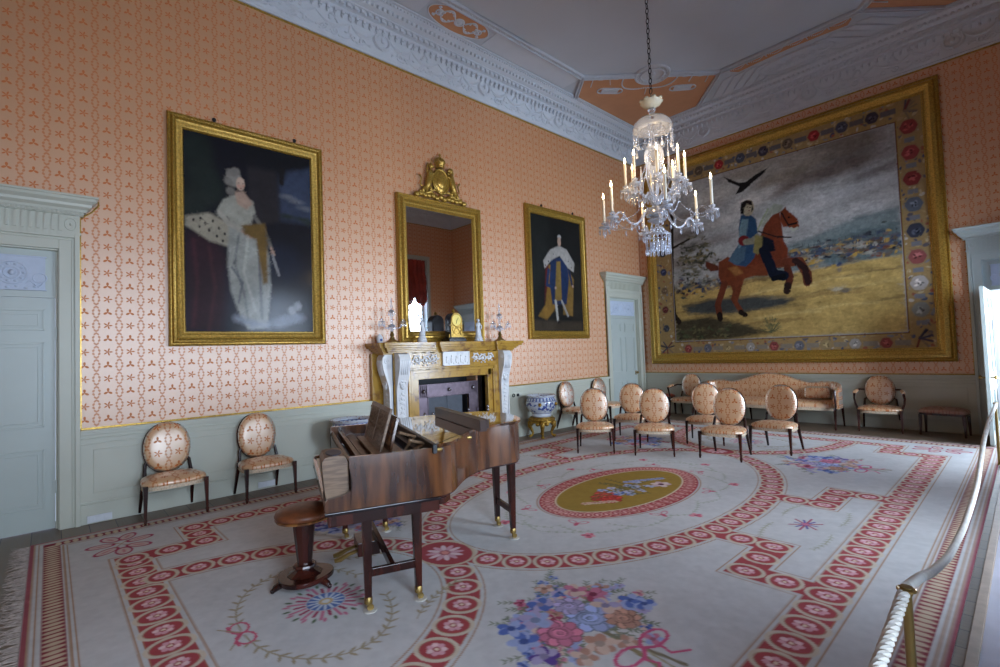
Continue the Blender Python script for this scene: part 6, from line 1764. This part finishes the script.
def piano_stool():
    r = empty('piano_stool', (3.05, -9.67, FLOOR_T), .3, label='round brown leather piano stool on a turned pedestal', cat='stool')
    m = MB(); m.lathe([(.175, .475), (.19, .485), (.195, .50), (.185, .52), (.14, .54), (.07, .548), (.001, .55)], 40); m.build('seat', LEATHER, r, smooth=True, angle=3)
    MB().lathe([(.13, .45), (.185, .462), (.192, .475), (.18, .48), (.001, .48)], 40).build('seat_rim', two_tone('seat rim', (96, 58, 30), (150, 100, 52), 20, None), r, smooth=True)
    m = MB(); M = T(rz=PI / 8); m.lathe([(.075, .46), (.078, .44), (.052, .17), (.05, .15), (.075, .145), (.08, .13), (.06, .115), (.09, .095), (.12, .08), (.001, .08)], 10, M); m.build('pedestal', MAHOG, r, bevel=.002)
    m = MB(); base = [(.185 * math.cos(2 * PI * i / 48) * (1 - .05 * math.cos(3 * 2 * PI * i / 48)), .185 * math.sin(2 * PI * i / 48) * (1 - .05 * math.cos(3 * 2 * PI * i / 48))) for i in range(48)]
    m.prism(base, .045, .078); m.build('base', MAHOG, r, smooth=True, angle=.6, bevel=.006)
    for k in range(3):
        a = 2 * PI * k / 3 - .9 + PI; m = MB(); P = [(.10, .04), (.16, .045), (.20, .03), (.215, .015)]
        m.tube([(q * math.cos(a), q * math.sin(a), z) for q, z in P], [.02, .026, .022, .014], 8); m.ball((.215 * math.cos(a), .215 * math.sin(a), .017), .017, 8, 6); m.build('foot', MAHOG, r, smooth=True)
piano_stool()

# ================================================================== CHANDELIER
def chandelier():
    CXY = (3.95, -6.17)
    r = empty('chandelier', (CXY[0], CXY[1], -.045), label='cut glass chandelier with lit candles and hanging drops', cat='chandelier')
    g = MB()
    g.lathe([(.001, 2.84), (.03, 2.86), (.05, 2.90), (.025, 2.93), (.02, 2.96), (.05, 2.985), (.09, 3.0), (.10, 3.01), (.06, 3.03), (.05, 3.05)], 20)
    g.lathe([(.03, 3.13), (.035, 3.20), (.028, 3.28), (.04, 3.36), (.028, 3.42), (.035, 3.50), (.05, 3.56), (.09, 3.62), (.105, 3.70), (.10, 3.76), (.07, 3.80), (.075, 3.82), (.03, 3.84), (.02, 3.90), (.018, 4.02), (.025, 4.06)], 22)
    g.build('glass_shaft', CRYSTAL, r, smooth=True)
    m = MB(); m.lathe([(.05, 3.04), (.11, 3.055), (.115, 3.07), (.10, 3.12), (.09, 3.14), (.04, 3.145), (.001, 3.145)], 24); m.build('silvered_bowl', plain('silvered fitting', (200, 205, 212), .2, metal=.7), r, smooth=True)
    # domed canopy on top with hanging chains of drops
    m = MB(); m.lathe([(.205, 4.0), (.21, 4.02), (.195, 4.07), (.15, 4.115), (.08, 4.135), (.03, 4.14), (.03, 4.20), (.045, 4.22), (.03, 4.24)], 28); m.build('canopy', CRYSTAL, r, smooth=True)
    m = MB(); m.lathe([(.03, 4.24), (.05, 4.255), (.10, 4.28), (.115, 4.31), (.07, 4.32), (.03, 4.335), (.012, 4.38), (.001, 4.40)], 20)
    for i in range(8): a = PI * i / 4; m.ball((.10 * math.cos(a), .10 * math.sin(a), 4.32), (.03, .03, .02), 7, 5)
    m.build('top_finial', plain('gilt frosted glass', (196, 190, 168), .25), r, smooth=True)
    def string(mb, p0, p1, sag, n, rr=.0085):
        p0, p1 = Vector(p0), Vector(p1)
        for i in range(n):
            t = (i + .5) / n; p = p0.lerp(p1, t); p.z -= sag * 4 * t * (1 - t); mb.ball(tuple(p), (rr, rr, rr * 1.2), 6, 4)
    m = MB()
    for i in range(10):
        a = 2 * PI * i / 10; b = a + 2 * PI / 10; R = .205
        string(m, (R * math.cos(a), R * math.sin(a), 4.0), (R * math.cos(b), R * math.sin(b), 4.0), .14, 12)
        string(m, (R * math.cos(a), R * math.sin(a), 4.0), (R * math.cos(a), R * math.sin(a), 3.80), 0, 9); m.ball((R * math.cos(a), R * math.sin(a), 3.77), (.014, .014, .03), 7, 5)
    m.build('canopy_drops', CRYSTAL, r)
    # bottom basket of drops
    m = MB()
    m.torus((0, 0, 2.84), .13, .010, 26, 6, axis='z')
    for i in range(18):
        a = 2 * PI * i / 18
        string(m, (.05 * math.cos(a), .05 * math.sin(a), 2.93), (.13 * math.cos(a), .13 * math.sin(a), 2.845), .01, 6, .007)
        string(m, (.13 * math.cos(a), .13 * math.sin(a), 2.83), (.125 * math.cos(a), .125 * math.sin(a), 2.70), 0, 6, .009); m.ball((.125 * math.cos(a), .125 * math.sin(a), 2.665), (.014, .014, .03), 7, 5)
    for i in range(9): a = 2 * PI * i / 9; m.ball((.07 * math.cos(a), .07 * math.sin(a), 2.72), (.018, .018, .06), 7, 6)
    m.torus((0, 0, 2.70), .125, .006, 24, 5, axis='z')
    m.build('basket_drops', CRYSTAL, r)
    WAX = plain('ivory candle tube', (232, 226, 208), .5, var=.02)
    def arm(ang, R, z_in, z_dip, z_end, L):
        c, s = math.cos(ang), math.sin(ang)
        a = MB(); ctl = [(.10, z_in - .02), (.10, z_in), (.20, z_in + .05), (.34, z_dip + .06), (.50, z_dip), (.66, z_dip + .03), (.76, z_dip + .10), (.86, z_dip + .11), (.97, z_end + .02), (1.0, z_end), (1.0, z_end)]
        Q = []
        for k in range(1, len(ctl) - 2):
            for q in range(4):
                t = q / 4; o = []
                for d in (0, 1):
                    p0, p1, p2, p3 = ctl[k - 1][d], ctl[k][d], ctl[k + 1][d], ctl[k + 2][d]
                    o.append(.5 * (2 * p1 + (p2 - p0) * t + (2 * p0 - 5 * p1 + 4 * p2 - p3) * t * t + (3 * p1 - p0 - 3 * p2 + p3) * t ** 3))
                Q.append((R * o[0] * c, R * o[0] * s, o[1]))
        a.tube(Q, [.0095 + .003 * (i % 2) for i in range(len(Q))], 7)
        X, Y = R * c, R * s
        a.lathe([(.012, 0), (.02, .012), (.055, .02), (.066, .036), (.05, .030), (.016, .03), (.014, .055), (.03, .07), (.034, .082), (.016, .078), (.015, .10), (.001, .10)], 14, T(X, Y, z_end))
        drops(a, (X, Y), .060, 10, z_end + .026, .06, .0095); drops(a, (X, Y), .032, 6, z_end + .072, .03, .006)
        a.ball((X, Y, z_end - .05), (.014, .014, .038), 7, 5)
        for k in (8, 14, 20, 26):
            p = Q[min(k, len(Q) - 1)]; a.ball((p[0], p[1], p[2] - .022), .006, 5, 4); a.ball((p[0], p[1], p[2] - .055), (.011, .011, .03), 7, 5)
        ar = a.build('candle_arm', CRYSTAL, r, smooth=True)
        cd = MB(); cd.lathe([(.0145, 0), (.0145, L - .01), (.008, L), (.001, L)], 10, T(X, Y, z_end + .085)); cd.build('candle', WAX, ar, smooth=True)
        zt = z_end + .085 + L
        f = MB(); f.lathe([(.004, 0), (.010, .012), (.0115, .022), (.007, .042), (.001, .066)], 9, T(X, Y, zt)); f.build('candle_flame', FLAME, ar, smooth=True)
        return ar
    LOW = [-112, -52, 10, 70, 135, 205]; UP = [-102, -56, -12, 33, 80, 126, 170, -146]
    for q in LOW: arm(math.radians(q), .565, 3.08, 2.95, 2.97, .27)
    for q in UP: arm(math.radians(q), .31, 3.18, 3.24, 3.33, .25)
    def swag(p0, p1, sag, n, rr):
        m = MB(); string(m, p0, p1, sag, n, rr)
        m.tube([tuple(Vector(p0).lerp(Vector(p1), i / 10) - Vector((0, 0, sag * 4 * (i / 10) * (1 - i / 10)))) for i in range(11)], .002, 4); m.build('bead_swag', CRYSTAL, r)
    for i in range(8):
        a = math.radians(UP[i]); swag((.09 * math.cos(a), .09 * math.sin(a), 3.62), (.31 * math.cos(a), .31 * math.sin(a), 3.40), .10, 14, .008)
    for i in range(6):
        a = math.radians(LOW[i]); b = math.radians(LOW[(i + 1) % 6] + (360 if i == 5 else 0)); mm_ = (a + b) / 2; q = (.34 * math.cos(mm_), .34 * math.sin(mm_), 3.12)
        swag((.57 * math.cos(a), .57 * math.sin(a), 3.04), q, .10, 16, .007); swag(q, (.57 * math.cos(b), .57 * math.sin(b), 3.04), .10, 16, .007)
        swag((.05 * math.cos(mm_), .05 * math.sin(mm_), 3.80), (.20 * math.cos(mm_), .20 * math.sin(mm_), 3.42), .08, 14, .007)
    for i in range(6):       # glass spires
        m = MB(); a = math.radians(40 + 60 * i); m.lathe([(.012, 0), (.022, .03), (.016, .12), (.008, .24), (.001, .30)], 8, T(.22 * math.cos(a), .22 * math.sin(a), 3.38))
        m.tube([(.03 * math.cos(a), .03 * math.sin(a), 3.25), (.14 * math.cos(a), .14 * math.sin(a), 3.28), (.22 * math.cos(a), .22 * math.sin(a), 3.38)], .01, 6)
        m.build('glass_spire', CRYSTAL, r, smooth=True)
    # chain
    ch = MB(); z = 4.40
    kk = 0
    while z < RH + .015:
        Mx = T(0, 0, z + .032, rz=(PI / 2 if kk % 2 else 0))
        ch.torus((0, 0, 0), .016, .0045, 10, 5, Mx, sz=2.1); z += .056; kk += 1
    ch.build('chain', IRON, r)
    MB().lathe([(.09, RH + .044), (.08, RH + .02), (.02, RH + .0), (.012, RH - .03)], 20).build('ceiling_plate', IRON, r)
    # light of the lit candles
    for (R, z, n, e) in ((.59, 3.40, 3, 4.5), (.31, 3.72, 3, 4.5)):
        for i in range(n):
            a = math.radians(30 + 120 * i + (60 if R < .5 else 0)); ld = bpy.data.lights.new('candle_light', 'POINT'); ld.energy = e; ld.color = (1, .70, .40); ld.shadow_soft_size = .05
            lo = bpy.data.objects.new('candle_light', ld); COL.objects.link(lo); lo.parent = r; lo.location = (R * math.cos(a), R * math.sin(a), z)
chandelier()

# ================================================================== BARRIER AND WALKWAY
def stanchion(x, y, h, lab):
    r = empty('barrier_post', (x, y, FLOOR_T), label=lab, cat='barrier post', group='brass barrier posts')
    MB().lathe([(.022, 0), (.022, .010), (.018, .018), (.016, .03), (.001, .03)], 24).build('base', BRASS, r, smooth=True)
    MB().lathe([(.016, .02), (.014, h - .03), (.018, h - .02), (.018, h)], 14).build('post', BRASS, r, smooth=True)
    m = MB(); m.torus((0, 0, h - .01), .024, .005, 14, 6, axis='z'); m.build('rope_ring', BRASS, r, smooth=True)
BX = 6.292
stanchion(BX + .004, -8.90, .76, 'brass barrier post nearest the camera, at the bottom right')
stanchion(BX - .01, -2.50, .76, 'brass barrier post far along the carpet edge near the open door')
def rope(name, pts, lab, twisted):
    sm = []
    for p, q in zip(pts[:-1], pts[1:]):
        for k in range(8): sm.append(tuple(Vector(p).lerp(Vector(q), k / 8)))
    sm.append(pts[-1])
    for _ in range(3): sm = [sm[0]] + [tuple((Vector(sm[i - 1]) + Vector(sm[i]) * 2 + Vector(sm[i + 1])) / 4) for i in range(1, len(sm) - 1)] + [sm[-1]]
    # resample by length
    out = [Vector(sm[0])]; acc = 0; step = .006 if twisted else .03
    L = sum((Vector(b) - Vector(a)).length for a, b in zip(sm[:-1], sm[1:]))
    n = int(L / step); tgt = [L * i / n for i in range(n + 1)]; res = []; s0 = 0; j = 0
    for t in tgt:
        while j < len(sm) - 2 and s0 + (Vector(sm[j + 1]) - Vector(sm[j])).length < t: s0 += (Vector(sm[j + 1]) - Vector(sm[j])).length; j += 1
        d = (Vector(sm[j + 1]) - Vector(sm[j])); res.append(Vector(sm[j]) + d * min(1, (t - s0) / max(1e-9, d.length)))
    m = MB()
    if twisted:
        for k in range(3):
            P = []
            for i, p in enumerate(res):
                a = i * step * 2 * PI / .085 + k * 2 * PI / 3
                P.append((p.x + .0085 * math.cos(a), p.y, p.z + .0085 * math.sin(a)))
            m.tube(P, .0105, 7)
    else: m.tube([tuple(p) for p in res], .017, 12)
    return tag(m.build(name, TASSEL, smooth=True), lab, 'rope')
rope('barrier_rope', [(BX, -8.868, .755), (BX, -8.6, .70), (BX, -8.34, .63), (BX, -7.77, .52), (BX, -7.06, .465), (BX, -6.4, .465), (BX, -5.93, .49), (BX, -5.44, .58), (BX, -4.98, .67), (BX, -4.26, .73), (BX, -3.4, .745), (BX - .005, -2.545, .75)],
     'smooth white sagging barrier rope between the two brass posts', False)
rope('twisted_rope', [(BX, -8.935, .755), (BX, -9.2, .72), (BX, -9.7, .68), (BX, -10.2, .68), (BX, -10.9, .74)], 'twisted white rope running from the near brass post toward the camera', True)
def walkway():
    r = empty('visitor_walkway', label='pale visitor drugget held by a wooden edge strip along the right of the carpet', cat='walkway')
    MB().box(6.360, RW - .10, -11.9, -.55, 0, .012).build('drugget', plain('pale drugget', (196, 194, 204), .85, var=.04, nscale=6), r)
    MB().box(6.3215, 6.368, -11.9, -.55, 0, .032).build('edge_strip', plain('worn oak strip', (140, 116, 96), .5, var=.15), r, bevel=.003)
walkway()

# ---- small fittings on the walls
def fitting(name, side, x, z, lab, cat, fn, grp=None):
    r = empty(name, label=lab, cat=cat, group=grp); r.matrix_world = WM[side] @ T(x, -.022, z); fn(r); return r
def grille(r):
    m = MB(); m.box(-.10, .10, -.035, -.02, -.025, .045); 
    for i in range(6): m.box(-.085 + i * .03, -.07 + i * .03, -.040, -.034, -.015, .035)
    m.build('plate', PORC, r, bevel=.002)
fitting('floor_socket', 'left', -10.62, .04, 'white socket block on the skirting beside the left door', 'socket', grille)
fitting('floor_socket', 'left', -9.0, .05, 'white socket block on the skirting behind the second chair', 'socket', grille)
def hook(r):
    m = MB(); m.torus((0, -.02, 0), .028, .008, 14, 6); m.build('ring', IRON, r)
fitting('bell_lever', 'left', -4.64, .785, 'left of two small black fittings on the dado right of the fireplace', 'wall fitting', hook, 'black wall fittings')
def sw(r): MB().cbox((0, -.012, 0), (.05, .02, .05)).build('plate', IRON, r, bevel=.003)
fitting('bell_push', 'left', -4.52, .785, 'right of two small black fittings on the dado right of the fireplace', 'wall fitting', sw, 'black wall fittings')
